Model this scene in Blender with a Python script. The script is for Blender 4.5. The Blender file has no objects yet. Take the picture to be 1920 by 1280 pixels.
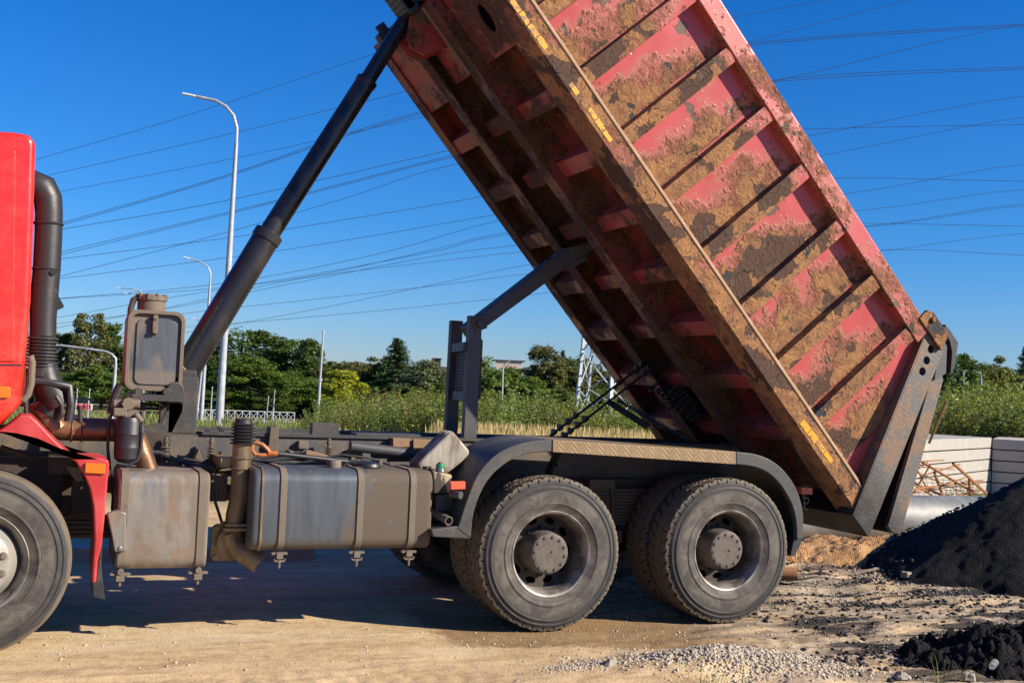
import bpy, math, random
import numpy as np
from mathutils import Matrix, Vector
R = math.radians
random.seed(7); rng = np.random.default_rng(11)
C = bpy.context.scene
COL = C.collection

# ---------------------------------------------------------------- camera, sky, sun, exposure
CAMF, YAW, PITCH, ROLL = 2150., .392387, .040751, .043392
CAMO = np.array([-3.40597, -7.32293, 1.67765])
_fw = np.array([math.sin(YAW)*math.cos(PITCH), math.cos(YAW)*math.cos(PITCH), math.sin(PITCH)])
_r = np.array([math.cos(YAW), -math.sin(YAW), 0.]); _u = np.cross(_r, _fw)
_c, _s = math.cos(ROLL), math.sin(ROLL)
CR, CU = _c*_r+_s*_u, -_s*_r+_c*_u
cam = bpy.data.cameras.new('camera'); cam.sensor_width = 36; cam.lens = 36*CAMF/1920
cam.clip_start = .05; cam.clip_end = 3000
camo = bpy.data.objects.new('camera', cam); COL.objects.link(camo); C.camera = camo
camo.matrix_world = Matrix(((CR[0], CU[0], -_fw[0], CAMO[0]), (CR[1], CU[1], -_fw[1], CAMO[1]), (CR[2], CU[2], -_fw[2], CAMO[2]), (0, 0, 0, 1)))

SUN = np.array([1.42, -1.15, 1.0]); SUN /= np.linalg.norm(SUN)
elev = math.asin(SUN[2]); azim = math.atan2(SUN[0], SUN[1])
w = bpy.data.worlds.new('World'); C.world = w; w.use_nodes = True
nt = w.node_tree; nt.nodes.clear()
out = nt.nodes.new('ShaderNodeOutputWorld'); bg = nt.nodes.new('ShaderNodeBackground')
sky = nt.nodes.new('ShaderNodeTexSky'); sky.sky_type = 'NISHITA'; sky.sun_disc = False
sky.sun_elevation = elev; sky.sun_rotation = azim; sky.altitude = 100
sky.air_density = 1.0; sky.dust_density = .15; sky.ozone_density = 3.0
hs = nt.nodes.new('ShaderNodeHueSaturation'); hs.inputs['Saturation'].default_value = 1.15
nt.links.new(sky.outputs[0], hs.inputs['Color']); tint = nt.nodes.new('ShaderNodeMix'); tint.data_type = 'RGBA'; tint.blend_type = 'MULTIPLY'; tint.inputs[0].default_value = 1; tc_ = nt.nodes.new('ShaderNodeTexCoord'); sx_ = nt.nodes.new('ShaderNodeSeparateXYZ'); cr_ = nt.nodes.new('ShaderNodeValToRGB')
nt.links.new(tc_.outputs['Generated'], sx_.inputs[0]); nt.links.new(sx_.outputs[2], cr_.inputs[0]); nt.links.new(cr_.outputs[0], tint.inputs[7])
e_ = cr_.color_ramp.elements; e_[0].position = 0; e_[0].color = (.56, .68, 1.06, 1); e_[1].position = .42; e_[1].color = (.04, .62, 1.22, 1); e2_ = cr_.color_ramp.elements.new(.14); e2_.color = (.24, .66, 1.14, 1)
nt.links.new(hs.outputs[0], tint.inputs[6]); nt.links.new(tint.outputs[2], bg.inputs[0]); nt.links.new(bg.outputs[0], out.inputs[0])
bg.inputs[1].default_value = .066
sl = bpy.data.lights.new('sun', 'SUN'); sl.energy = 5.0; sl.angle = R(.5); sl.color = (1, .90, .75)
so = bpy.data.objects.new('sun', sl); COL.objects.link(so)
so.rotation_euler = Vector(SUN).to_track_quat('Z', 'Y').to_euler(); so.location = (20, -15, 25)
C.view_settings.view_transform = 'Standard'; C.view_settings.look = 'None'; C.view_settings.exposure = 0.92; C.view_settings.gamma = 1

# ---------------------------------------------------------------- pixel helpers (photo pixels -> points on real planes)
def ray(px, py): return _fw+CR*(px-960)/CAMF-CU*(py-640)/CAMF
def un(px, py, **k):
    d = ray(px, py); (a, v), = k.items(); i = 'xyz'.index(a); return CAMO+d*((v-CAMO[i])/d[i])
def T(px, py, y=0.): p = un(px, py, y=y); return (p[0], p[2])
def TL(L, y=0.): return [T(a, b, y) for a, b in L]
def P3(px, py, y=0.): return tuple(un(px, py, y=y))
DS = 1.35
def at(px, py, D): return CAMO+ray(px, py)*D*DS
def gz(x, y):
    d = np.hypot(x-CAMO[0], y-CAMO[1])
    t = np.clip((d-22)/80, 0, 1); t = t*t*(3-2*t)
    return -2.0*t*(np.asarray(y) > -3)
def foot(px, D):
    p = at(px, 745, D); return np.array([p[0], p[1], float(gz(p[0], p[1]))])
A_B = R(48.4); RB = 0.
BX = np.array([math.cos(A_B), 0, -math.sin(A_B)]); BZ0 = np.array([math.sin(A_B), 0, math.cos(A_B)])
BY = np.array([0, 1, 0])*math.cos(RB)-BZ0*math.sin(RB); BZ = BZ0*math.cos(RB)+np.array([0, 1, 0])*math.sin(RB)
def B2(px, py, by=-.1):
    d = ray(px, py); P = CAMO+d*((by-CAMO@BY)/(d@BY)); return (P@BX, P@BZ)
def b2w(a, b, c): return a*BX+b*BY+c*BZ

# ---------------------------------------------------------------- mesh builder
class MB:
    def __init__(s): s.v = []; s.f = []; s.att = None
    def add(s, v, f):
        o = len(s.v); s.v += [tuple(map(float, p)) for p in v]; s.f += [tuple(i+o for i in q) for q in f]; return s
    def box(s, x0, x1, y0, y1, z0, z1):
        return s.add([(x0, y0, z0), (x1, y0, z0), (x1, y1, z0), (x0, y1, z0), (x0, y0, z1), (x1, y0, z1), (x1, y1, z1), (x0, y1, z1)],
                     [(0, 3, 2, 1), (4, 5, 6, 7), (0, 1, 5, 4), (1, 2, 6, 5), (2, 3, 7, 6), (3, 0, 4, 7)])
    def ext(s, prof, ax, a0, a1):
        n = len(prof)
        def pt(p, a): return (p[0], a, p[1]) if ax == 'y' else ((a, p[0], p[1]) if ax == 'x' else (p[0], p[1], a))
        area = sum(prof[i][0]*prof[(i+1) % n][1]-prof[(i+1) % n][0]*prof[i][1] for i in range(n))
        f = [tuple(range(n)), tuple(range(2*n-1, n-1, -1))]+[(i, i+n, (i+1) % n+n, (i+1) % n) for i in range(n)]
        flip = (area > 0) != (ax == 'y')
        if flip: f = [q[::-1] for q in f]
        return s.add([pt(p, a0) for p in prof]+[pt(p, a1) for p in prof], f)
    def tube(s, pts, r, seg=10, cap=True, hollow=0):
        pts = [np.array(p, float) for p in pts]; n = len(pts)
        rr = [r]*n if np.isscalar(r) else list(r)
        t0 = pts[1]-pts[0]; a = np.cross(t0, [0.3, .2, 1] if abs(t0[2]) < .9*np.linalg.norm(t0) else [1, .1, 0]); V = []
        for i in range(n):
            t = (pts[min(i+1, n-1)]-pts[max(i-1, 0)]); t = t/(np.linalg.norm(t)+1e-9)
            a = a-t*(a@t); a /= np.linalg.norm(a); b = np.cross(t, a)
            for k in range(seg):
                q = 2*math.pi*k/seg; V.append(pts[i]+rr[i]*(math.cos(q)*a+math.sin(q)*b))
        F = [(i*seg+k, i*seg+(k+1) % seg, (i+1)*seg+(k+1) % seg, (i+1)*seg+k) for i in range(n-1) for k in range(seg)]
        if cap: F += [tuple(range(seg-1, -1, -1)), tuple((n-1)*seg+k for k in range(seg))]
        return s.add(V, F)
    def pipe(s, pts, r, ri, seg=20):      # open-ended pipe with wall thickness
        full = [p for p in pts]; s.tube(full, r, seg, cap=False); s2 = MB().tube(full, ri, seg, cap=False)
        o = len(s.v); n = len(pts); s.v += s2.v; s.f += [tuple(i+o for i in q[::-1]) for q in s2.f]
        for e in (0, (n-1)*seg):
            b = o-len(s2.v)+e
            for k in range(seg):
                k2 = (k+1) % seg; q = (b+k, b+k2, o+e+k2, o+e+k); s.f.append(q if e else q[::-1])
        return s
    def lathe(s, prof, c, ax='y', seg=48, arc=None):   # prof: (radius, along-axis)
        V = []; n = len(prof)
        for k in range(seg):
            q = 2*math.pi*k/seg; co, si = math.cos(q), math.sin(q)
            for r_, h in prof:
                V.append((c[0]+r_*co, c[1]+h, c[2]+r_*si) if ax == 'y' else ((c[0]+r_*co, c[1]+r_*si, c[2]+h) if ax == 'z' else (c[0]+h, c[1]+r_*co, c[2]+r_*si)))
        F = []
        for k in range(seg):
            k2 = (k+1) % seg
            for i in range(n-1):
                q = (k*n+i, k*n+i+1, k2*n+i+1, k2*n+i); F.append(q if ax == 'y' else q[::-1])
        return s.add(V, F)
    def disc(s, c, r, h, ax='y', seg=24): return s.lathe([(0.0005, 0), (r, 0), (r, h), (0.0005, h)], c, ax, seg)
    def bar(s, p, q, w_, h_=None, up=(0, 0, 1)):
        p, q = np.array(p, float), np.array(q, float); h_ = h_ or w_; t = q-p; t /= np.linalg.norm(t)
        a = np.cross(t, up); a /= np.linalg.norm(a); b = np.cross(a, t); V = []
        for e in (p, q):
            for i, j in ((-1, -1), (1, -1), (1, 1), (-1, 1)): V.append(e+a*i*w_/2+b*j*h_/2)
        return s.add(V, [(0, 1, 2, 3), (7, 6, 5, 4), (0, 4, 5, 1), (1, 5, 6, 2), (2, 6, 7, 3), (3, 7, 4, 0)])
    def obb(s, c, a, b, d):   # centre + three half-axis vectors
        c, a, b, d = map(lambda q: np.array(q, float), (c, a, b, d)); V = [c+i*a+j*b+k*d for k in (-1, 1) for j in (-1, 1) for i in (-1, 1)]
        return s.add(V, [(0, 2, 3, 1), (4, 5, 7, 6), (0, 1, 5, 4), (1, 3, 7, 5), (3, 2, 6, 7), (2, 0, 4, 6)])
    def build(s, name, mat, parent=None, bevel=0, smooth=None, seg=2, loc=None, ang=35):
        me = bpy.data.meshes.new(name); off = np.array(loc if loc is not None else (0, 0, 0), float)
        if parent is not None and loc is None: off = np.array(OFF.get(parent.name, (0, 0, 0)))
        me.from_pydata([tuple(np.array(p)-off) for p in s.v], [], s.f); me.update()
        if mat: me.materials.append(mat)
        o = bpy.data.objects.new(name, me); COL.objects.link(o)
        if parent is not None: o.parent = parent; OFF[o.name] = off
        else: o.location = off; OFF[o.name] = off
        if s.att is not None:
            at_ = me.attributes.new('rust', 'FLOAT', 'POINT'); at_.data.foreach_set('value', np.array(s.att, dtype=np.float32))
        if smooth or bevel or smooth is None:
            me.shade_smooth(); me.set_sharp_from_angle(angle=R(ang))
        if bevel:
            m = o.modifiers.new('b', 'BEVEL'); m.width = bevel; m.segments = seg; m.limit_method = 'ANGLE'; m.angle_limit = R(40); m.harden_normals = False
            me.shade_smooth()
            if not smooth: me.set_sharp_from_angle(angle=R(180)); m.harden_normals = True
        return o
OFF = {}
def setp(o, label=None, cat=None, group=None, kind=None):
    for k, v in (('label', label), ('category', cat), ('group', group), ('kind', kind)):
        if v: o[k] = v
    return o
def empty(name, loc, label=None, cat=None, group=None):
    o = bpy.data.objects.new(name, None); COL.objects.link(o); o.location = loc; o.empty_display_size = .1
    OFF[o.name] = np.array(loc, float); return setp(o, label, cat, group)
def copy_tree(o, parent=None):
    c = o.copy(); COL.objects.link(c); c.parent = parent
    for ch in [x for x in bpy.data.objects if x.parent == o and x != c]: copy_tree(ch, c)
    return c
def rrect(cx, cz, w_, h_, r_, n=5):
    L = []
    for sx, sz, a0 in ((1, 1, 0), (-1, 1, 90), (-1, -1, 180), (1, -1, 270)):
        for k in range(n+1):
            a = R(a0+90*k/n); L.append((cx+sx*(w_/2-r_)+r_*math.cos(a), cz+sz*(h_/2-r_)+r_*math.sin(a)))
    return L
def holed(outline, holes, th, name, mat, mw, parent):   # plate with real holes, drawn in the XY plane and placed by matrix mw
    cu = bpy.data.curves.new('tmp', 'CURVE'); cu.dimensions = '2D'; cu.fill_mode = 'BOTH'; cu.extrude = th/2
    for L in [outline]+holes:
        sp = cu.splines.new('POLY'); sp.points.add(len(L)-1); sp.use_cyclic_u = True
        for i, p in enumerate(L): sp.points[i].co = (p[0], p[1], 0, 1)
    co = bpy.data.objects.new('tmp', cu); COL.objects.link(co)
    me = bpy.data.meshes.new_from_object(co.evaluated_get(bpy.context.evaluated_depsgraph_get())); bpy.data.objects.remove(co); bpy.data.curves.remove(cu)
    me.name = name; me.transform(mw); me.materials.clear(); me.materials.append(mat)
    o = bpy.data.objects.new(name, me); COL.objects.link(o); o.parent = parent; OFF[o.name] = np.array((0, 0, 0)); return o
def circle(cx, cy, a, b=None, rot=0, n=24):
    b = b or a; return [(cx+a*math.cos(t)*math.cos(rot)-b*math.sin(t)*math.sin(rot), cy+a*math.cos(t)*math.sin(rot)+b*math.sin(t)*math.cos(rot)) for t in [2*math.pi*k/n for k in range(n)]]

# ---------------------------------------------------------------- materials
class N:
    def __init__(s, name):
        s.m = bpy.data.materials.new(name); s.m.use_nodes = True; s.t = s.m.node_tree; s.t.nodes.clear()
        s.o = s.t.nodes.new('ShaderNodeOutputMaterial'); s.b = s.t.nodes.new('ShaderNodeBsdfPrincipled'); s.t.links.new(s.b.outputs[0], s.o.inputs[0])
        s.tc = s.t.nodes.new('ShaderNodeTexCoord')
    def put(s, inp, v):
        if v is None: return
        if isinstance(v, bpy.types.NodeSocket): s.t.links.new(v, inp)
        elif isinstance(v, (tuple, list)) and inp.type == 'RGBA' and len(v) == 3: inp.default_value = (*v, 1)
        else: inp.default_value = v
    def node(s, ty, ins={}, out_=0, **k):
        n = s.t.nodes.new(ty)
        for a, b in k.items(): setattr(n, a, b)
        for a, b in ins.items(): s.put(n.inputs[a], b)
        return n.outputs[out_]
    def coord(s, scale=(1, 1, 1), rot=(0, 0, 0), kind='Object'):
        return s.node('ShaderNodeMapping', {'Vector': s.tc.outputs[kind], 'Scale': scale, 'Rotation': rot})
    def noise(s, sc, det=6, rough=.6, vec=None, dist=0, out_=0):
        return s.node('ShaderNodeTexNoise', {'Vector': vec or s.tc.outputs['Object'], 'Scale': sc, 'Detail': det, 'Roughness': rough, 'Distortion': dist}, out_)
    def vor(s, sc, vec=None, feat='F1', out_=0, rnd=1):
        return s.node('ShaderNodeTexVoronoi', {'Vector': vec or s.tc.outputs['Object'], 'Scale': sc, 'Randomness': rnd}, out_, feature=feat)
    def ma(s, op, a, b=0, c=0, clamp=False): return s.node('ShaderNodeMath', {0: a, 1: b, 2: c}, operation=op, use_clamp=clamp)
    def ss(s, v, a, b, lo=0, hi=1): return s.node('ShaderNodeMapRange', {'Value': v, 'From Min': a, 'From Max': b, 'To Min': lo, 'To Max': hi}, interpolation_type='SMOOTHSTEP')
    def mix(s, f, a, b):
        n = s.t.nodes.new('ShaderNodeMix'); n.data_type = 'RGBA'; s.put(n.inputs[0], f); s.put(n.inputs[6], a); s.put(n.inputs[7], b); return n.outputs[2]
    def xyz(s, kind='Object'):
        n = s.t.nodes.new('ShaderNodeSeparateXYZ'); s.t.links.new(s.tc.outputs[kind], n.inputs[0]); return n.outputs
    def bump(s, h, st=.5, dist=.01, nrm=None): return s.node('ShaderNodeBump', {'Height': h, 'Strength': st, 'Distance': dist, 'Normal': nrm})
    def fin(s, col=None, rough=.6, metal=0, nrm=None, spec=None, coat=None):
        s.put(s.b.inputs['Base Color'], col); s.put(s.b.inputs['Roughness'], rough); s.put(s.b.inputs['Metallic'], metal)
        if nrm: s.put(s.b.inputs['Normal'], nrm)
        if spec is not None: s.put(s.b.inputs['Specular IOR Level'], spec)
        if coat: s.put(s.b.inputs['Coat Weight'], coat); s.b.inputs['Coat Roughness'].default_value = .08
        return s.m

def dirty(name, base, dust=(.30, .23, .15), amt=.5, rough=.55, metal=0, sc=6, bump=.3, dark=None, spec=None, dk=.55):
    n = N(name); a = n.noise(sc, 8, .65); b = n.noise(sc*9, 5, .7)
    dust = tuple(x*dk for x in dust); f = n.ss(n.ma('ADD', a, n.ma('MULTIPLY', b, .35)), .88-amt*.52, 1.05-amt*.30)
    c = n.mix(f, base, dust)
    c = n.mix(n.ss(n.noise(sc*2.3, 6, .6, dist=.5), .56, .7, 0, .6), c, dark or tuple(x*.45 for x in base))
    return n.fin(c, n.ss(f, 0, 1, rough, .9), n.ss(f, 0, 1, metal, 0) if metal else 0, n.bump(n.ma('ADD', a, b), bump, .004), spec)

def rusty(name, paint=(.43, .050, .050), bias=None, scale=1., shade=1.):
    n = N(name)
    bi = n.node('ShaderNodeAttribute', {}, 2, attribute_name='rust') if bias is None else bias
    wv = n.node('ShaderNodeVectorMath', {0: n.tc.outputs['Object'], 1: n.node('ShaderNodeVectorMath', {0: n.noise(5*scale, 3, .6, out_=1), 'Scale': .12}, operation='SCALE')}, operation='ADD')
    big = n.ss(n.noise(2.1*scale, 9, .62, wv), .25, .75); med = n.noise(11*scale, 8, .68, wv); fine = n.noise(70*scale, 6, .75)
    m = n.ma('ADD', n.ma('ADD', n.ma('MULTIPLY', big, .75), n.ma('MULTIPLY', med, .55)), n.ma('SUBTRACT', bi, .65))
    m = n.ma('ADD', m, n.ma('MULTIPLY', n.ma('SUBTRACT', fine, .5), .22))
    v = n.vor(20*scale, wv); spots = n.ss(v, .0, .42, 1, 0)           # blisters
    m2 = n.ma('ADD', m, n.ma('MULTIPLY', n.ma('MULTIPLY', spots, n.ss(m, .1, .5)), .25))
    haze = n.ss(m2, .08, .44); rust = n.ss(m2, .46, .60)
    plates = n.vor(6.5*scale, wv, out_=1); pk = n.node('ShaderNodeSeparateColor', {0: plates}); pv = n.vor(6.5*scale, wv)
    flake = n.ss(n.noise(3.0*scale, 7, .52, wv), .545, .553); flake = n.ma('MULTIPLY', flake, n.ss(m2, .50, .58))
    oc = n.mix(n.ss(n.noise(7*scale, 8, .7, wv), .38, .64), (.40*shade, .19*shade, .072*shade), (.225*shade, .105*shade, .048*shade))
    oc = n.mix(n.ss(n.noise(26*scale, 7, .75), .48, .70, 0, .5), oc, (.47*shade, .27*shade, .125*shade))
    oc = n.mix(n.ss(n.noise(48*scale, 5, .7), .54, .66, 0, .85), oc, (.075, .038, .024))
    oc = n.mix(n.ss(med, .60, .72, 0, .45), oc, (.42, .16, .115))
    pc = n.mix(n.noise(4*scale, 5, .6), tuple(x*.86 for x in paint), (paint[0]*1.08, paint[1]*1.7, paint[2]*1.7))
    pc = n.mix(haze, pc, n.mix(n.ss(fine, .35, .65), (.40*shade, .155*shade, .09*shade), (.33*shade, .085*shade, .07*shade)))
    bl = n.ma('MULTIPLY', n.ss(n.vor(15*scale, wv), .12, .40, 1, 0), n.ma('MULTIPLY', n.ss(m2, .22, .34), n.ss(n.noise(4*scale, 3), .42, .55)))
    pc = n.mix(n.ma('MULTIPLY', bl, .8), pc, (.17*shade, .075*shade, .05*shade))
    c = n.mix(rust, pc, oc)
    c = n.mix(flake, c, n.mix(n.ss(fine, .35, .7), (.078, .040, .026), (.120, .064, .042)))
    dk = n.ma('MULTIPLY', n.ss(n.noise(4.6*scale, 6, .55, wv), .672, .679), n.ss(m2, .42, .5)); chip = n.ma('MULTIPLY', n.ss(n.noise(6.5*scale, 4, .5, wv), .63, .637), n.ss(n.noise(2.2*scale, 2), .42, .5))
    c = n.mix(chip, c, n.mix(n.ss(fine, .4, .7), (.10, .065, .045), (.16, .10, .055))); c = n.mix(dk, c, (.045, .047, .052))
    crack = n.ma('MULTIPLY', n.ss(n.node('ShaderNodeTexVoronoi', {'Vector': wv, 'Scale': 7*scale}, 0, feature='DISTANCE_TO_EDGE'), .0, .018, 1, 0), n.ma('MULTIPLY', n.ss(m2, .68, .8), n.ss(n.noise(3*scale, 3), .5, .56)))
    c = n.mix(crack, c, (.02, .012, .01))
    h = n.ma('ADD', n.ma('MULTIPLY', rust, .5), n.ma('MULTIPLY', n.ma('MULTIPLY', med, rust), 2.2))
    h = n.ma('ADD', h, n.ma('MULTIPLY', n.ma('MULTIPLY', n.ma('ADD', fine, n.noise(32*scale, 6, .8)), n.ss(m2, .3, .6)), 1.5))
    h = n.ma('ADD', h, n.ma('MULTIPLY', spots, n.ma('MULTIPLY', n.ss(m2, .18, .45), .8)))
    h = n.ma('SUBTRACT', h, n.ma('MULTIPLY', flake, 1.4)); h = n.ma('SUBTRACT', h, n.ma('MULTIPLY', crack, 1.6)); h = n.ma('SUBTRACT', n.ma('SUBTRACT', h, n.ma('MULTIPLY', dk, 1.2)), chip)
    return n.fin(c, n.ss(m2, .3, .55, .34, .86), 0, n.bump(h, .85, .013), .4)

M = {}
M['body'] = rusty('rusty_red_paint'); M['rail'] = rusty('rusty_rail', bias=.74); M['toprail'] = rusty('rusty_top_rail', bias=.30)
M['under'] = rusty('rusty_underside_shaded', paint=(.20, .028, .028), bias=.40, shade=.34); M['beam'] = rusty('rusty_beam_shaded', paint=(.16, .024, .026), bias=.46, shade=.28)  # underside and beam rust darkened in colour to paint in the tub's shade
M['post'] = None
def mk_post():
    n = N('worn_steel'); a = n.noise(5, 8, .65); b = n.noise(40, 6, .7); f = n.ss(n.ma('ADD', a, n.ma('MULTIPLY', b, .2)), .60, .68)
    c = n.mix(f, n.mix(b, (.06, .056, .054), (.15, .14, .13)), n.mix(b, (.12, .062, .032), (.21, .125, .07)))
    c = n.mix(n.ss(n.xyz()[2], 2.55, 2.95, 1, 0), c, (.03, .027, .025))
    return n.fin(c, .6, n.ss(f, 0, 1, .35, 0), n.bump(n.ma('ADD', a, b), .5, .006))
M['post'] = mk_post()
M['frame'] = dirty('frame_paint', (.06, .058, .058), (.25, .19, .13), .62, .6, sc=4)
M['darkmetal'] = dirty('dark_metal', (.035, .033, .032), (.16, .12, .085), .45, .55)
M['black'] = dirty('black_plastic', (.018, .018, .02), (.11, .09, .07), .25, .45)
M['hose'] = dirty('rubber_hose', (.02, .02, .022), (.13, .105, .08), .35, .5)
M['grime'] = dirty('greasy_grime', (.04, .028, .02), (.15, .10, .06), .4, .6)
M['fender'] = dirty('grey_plastic_fender', (.045, .045, .044), (.19, .155, .115), .40, .55, sc=3)
M['prop'] = dirty('prop_paint', (.050, .048, .050), (.17, .14, .115), .35, .55, sc=3)
M['cast'] = dirty('cast_iron', (.13, .10, .075), (.27, .21, .15), .6, .7, sc=12)
M['rod'] = dirty('spring_steel', (.09, .07, .05), (.22, .17, .11), .6, .7, sc=8)
M['wood'] = dirty('weathered_wood', (.22, .13, .07), (.30, .22, .14), .4, .8, sc=10, dk=1)
M['orange'] = dirty('orange_plastic', (.36, .095, .012), (.3, .16, .08), .4, .45)
M['galv'] = dirty('galvanised_steel', (.34, .36, .39), (.44, .45, .47), .5, .45, .2, sc=3, bump=.1, dark=(.28, .30, .34), dk=1)
M['cable'] = N('cable').fin((.035, .037, .045), .5)
M['rebar'] = dirty('rusty_rebar', (.28, .13, .05), (.34, .20, .10), .5, .85, sc=12, dk=.8)
M['amber'] = N('amber_lens'); M['amber'] = M['amber'].fin((.55, .14, .01), .25, 0, None, .5)
M['redlens'] = N('red_lens').fin((.62, .10, .05), .3)
M['green'] = N('green_cap').fin((.01, .22, .08), .35)
M['clear'] = N('clear_plastic'); M['clear'].b.inputs['Transmission Weight'].default_value = .85; M['clear'] = M['clear'].fin((.75, .8, .82), .12)
M['bottle'] = N('bottle').fin((.10, .10, .09), .2)
M['white'] = N('white_plastic').fin((.8, .8, .8), .4)
def mk_paint():
    n = N('red_cab_paint'); c = n.mix(n.ss(n.noise(3, 6, .6), .45, .7, 0, .25), (.64, .016, .008), (.52, .03, .02)); c = n.mix(n.ma('MULTIPLY', n.ss(n.xyz()[2], 1.2, 2.1, .5, .12), n.ss(n.noise(9, 8, .75), .4, .7)), c, (.40, .20, .13))
    return n.fin(c, n.ss(n.noise(8, 6, .7), .3, .7, .22, .34), 0, n.bump(n.noise(2.2, 2), .05, .01), .5, .5)
M['cab'] = mk_paint()
def mk_fpaint():
    n = N('faded_red_plastic'); a = n.noise(5, 7, .65); c = n.mix(n.ss(a, .4, .7), (.38, .024, .024), (.46, .06, .06))
    c = n.mix(n.ss(n.noise(30, 6, .7), .6, .75, 0, .5), c, (.33, .2, .15)); return n.fin(c, .42, 0, n.bump(a, .1, .01))
M['fpaint'] = mk_fpaint()
def mk_rubber(name='tyre_rubber'):
    n = N(name); p = n.xyz(); r2 = n.ma('SQRT', n.ma('ADD', n.ma('MULTIPLY', p[0], p[0]), n.ma('MULTIPLY', p[2], p[2])))
    ring = n.noise(1, 5, .7, n.node('ShaderNodeCombineXYZ', {0: n.ma('MULTIPLY', r2, 60), 1: n.noise(1.2, 3)}))
    a = n.noise(7, 8, .65, dist=.6); sm = n.ss(n.ma('ADD', n.ma('MULTIPLY', ring, .32), n.ma('MULTIPLY', a, .8)), .44, .68)
    sm = n.ma('MULTIPLY', sm, 1.0)
    c = n.mix(sm, (.052, .043, .040), (.118, .104, .087))
    c = n.mix(n.ma('MULTIPLY', n.ma('MULTIPLY', n.ss(r2, .425, .455), n.ss(r2, .505, .52, 1, 0)), n.ss(a, .36, .56, .1, .95)), c, (.030, .030, .031))   # scrubbed dark shoulder
    c = n.mix(n.ma('MULTIPLY', n.ss(r2, .515, .53), n.ss(n.noise(9, 4), .3, .6, .5, 1)), c, (.125, .095, .062))   # earth on the tread
    c = n.mix(n.ma('MULTIPLY', n.ss(r2, .514, .520, 1, 0), n.ma('MULTIPLY', n.ss(r2, .498, .502), n.ma('MULTIPLY', n.ss(p[1], .024, .028), n.ss(p[1], .284, .288, 1, 0)))), c, (.012, .011, .010))  # groove floors coloured near black, recess shade painted into the tread
    c = n.mix(n.ss(n.noise(45, 6, .8, n.coord((1, 1, .25))), .62, .72, 0, .6), c, (.13, .12, .105))
    h = n.ma('ADD', n.ma('MULTIPLY', n.node('ShaderNodeTexWave', {'Vector': n.node('ShaderNodeCombineXYZ', {0: r2}), 'Scale': 38.}, 0), n.ss(r2, .44, .5, .1, .7)), n.noise(60, 5, .7))
    return n.fin(c, .72, 0, n.bump(h, .25, .003), .3)
M['rubber'] = mk_rubber()
def mk_rim():
    n = N('dusty_rim'); a = n.noise(8, 7, .6); c = n.mix(n.ss(a, .38, .6), (.12, .10, .085), (.26, .235, .21)); c = n.mix(n.ss(n.noise(22, 6, .7), .58, .7, 0, .8), c, (.14, .095, .06))
    return n.fin(c, n.ss(a, .3, .7, .38, .6), .35, n.bump(a, .15, .004))
M['rim'] = mk_rim()
M['hub'] = dirty('dusty_hub', (.085, .068, .056), (.24, .20, .165), .6, .6, .1, sc=14, bump=.6)
M['hubpale'] = dirty('pale_hub', (.27, .26, .235), (.38, .32, .25), .5, .5, .2, sc=9)
def mk_tank(name, base, dust, lo, hi, edgerust=.0, metal=.55, patch=None, rough=.42):
    n = N(name); a = n.noise(3.0, 8, .62, n.coord((1, 1, .5)), .4); b = n.noise(50, 6, .7); p = n.xyz()
    st = n.noise(9, 5, .6, n.coord((1.6, 1, .22)))
    f = n.ss(n.ma('ADD', n.ma('ADD', a, n.ma('MULTIPLY', b, .12)), n.ma('MULTIPLY', n.ma('SUBTRACT', st, .5), .4)), lo, hi)
    if patch: f = n.ma('MAXIMUM', f, patch(n, p, a))
    c = n.mix(f, n.mix(n.ss(st, .35, .65), base, tuple(x*.72 for x in base)), n.mix(b, tuple(x*.8 for x in dust), tuple(x*1.12 for x in dust)))
    if edgerust: c = n.mix(n.ma('MULTIPLY', n.ss(n.noise(6, 7, .65), .5, .64), edgerust), c, (.22, .12, .05))
    return n.fin(c, n.ss(f, 0, 1, rough, .85), n.ss(f, 0, 1, metal, 0), n.bump(n.ma('ADD', a, n.ma('MULTIPLY', b, .5)), .25, .006))
def tank_patch(n, p, a):    # dust that covers the rear two thirds of the tank with a ragged, splashed border, and the bottom edge
    e = n.ma('ADD', n.ma('SUBTRACT', p[0], n.ma('MULTIPLY', p[2], .35)), n.ma('MULTIPLY', n.ma('SUBTRACT', n.noise(5, 5, .6), .5), .5))
    e = n.ma('ADD', e, n.ma('MULTIPLY', n.ma('SUBTRACT', n.noise(17, 4, .6), .5), .12))
    q = n.ss(e, -1.735, -1.66)
    q = n.ma('MULTIPLY', q, n.ss(n.noise(3.5, 4, .5), .69, .72, 1, .2))
    return n.ma('MAXIMUM', q, n.ss(n.ma('ADD', p[2], n.ma('MULTIPLY', a, .1)), .63, .72, .8, 0))
M['tank'] = mk_tank('dusty_fuel_tank', (.092, .104, .122), (.090, .070, .051), .64, .84, 0, .35, tank_patch, .45)
M['muff'] = mk_tank('dusty_muffler', (.30, .275, .245), (.15, .12, .092), .46, .72, .40, .55, None, .33)
M['htank'] = mk_tank('grey_plastic_tank', (.070, .083, .100), (.16, .13, .10), .56, .72, 0, 0, lambda n, p, a: n.ss(p[2], 1.66, 1.72, .7, 0), .5)
def mk_copper():
    n = N('heat_stained_pipe'); a = n.noise(7, 7, .65); c = n.mix(n.ss(a, .35, .65), (.24, .115, .06), (.13, .075, .045)); c = n.mix(n.ss(n.noise(20, 6, .7), .56, .68, 0, .7), c, (.42, .34, .26))
    return n.fin(c, .4, .6, n.bump(a, .3, .004))
M['copper'] = mk_copper()
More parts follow.
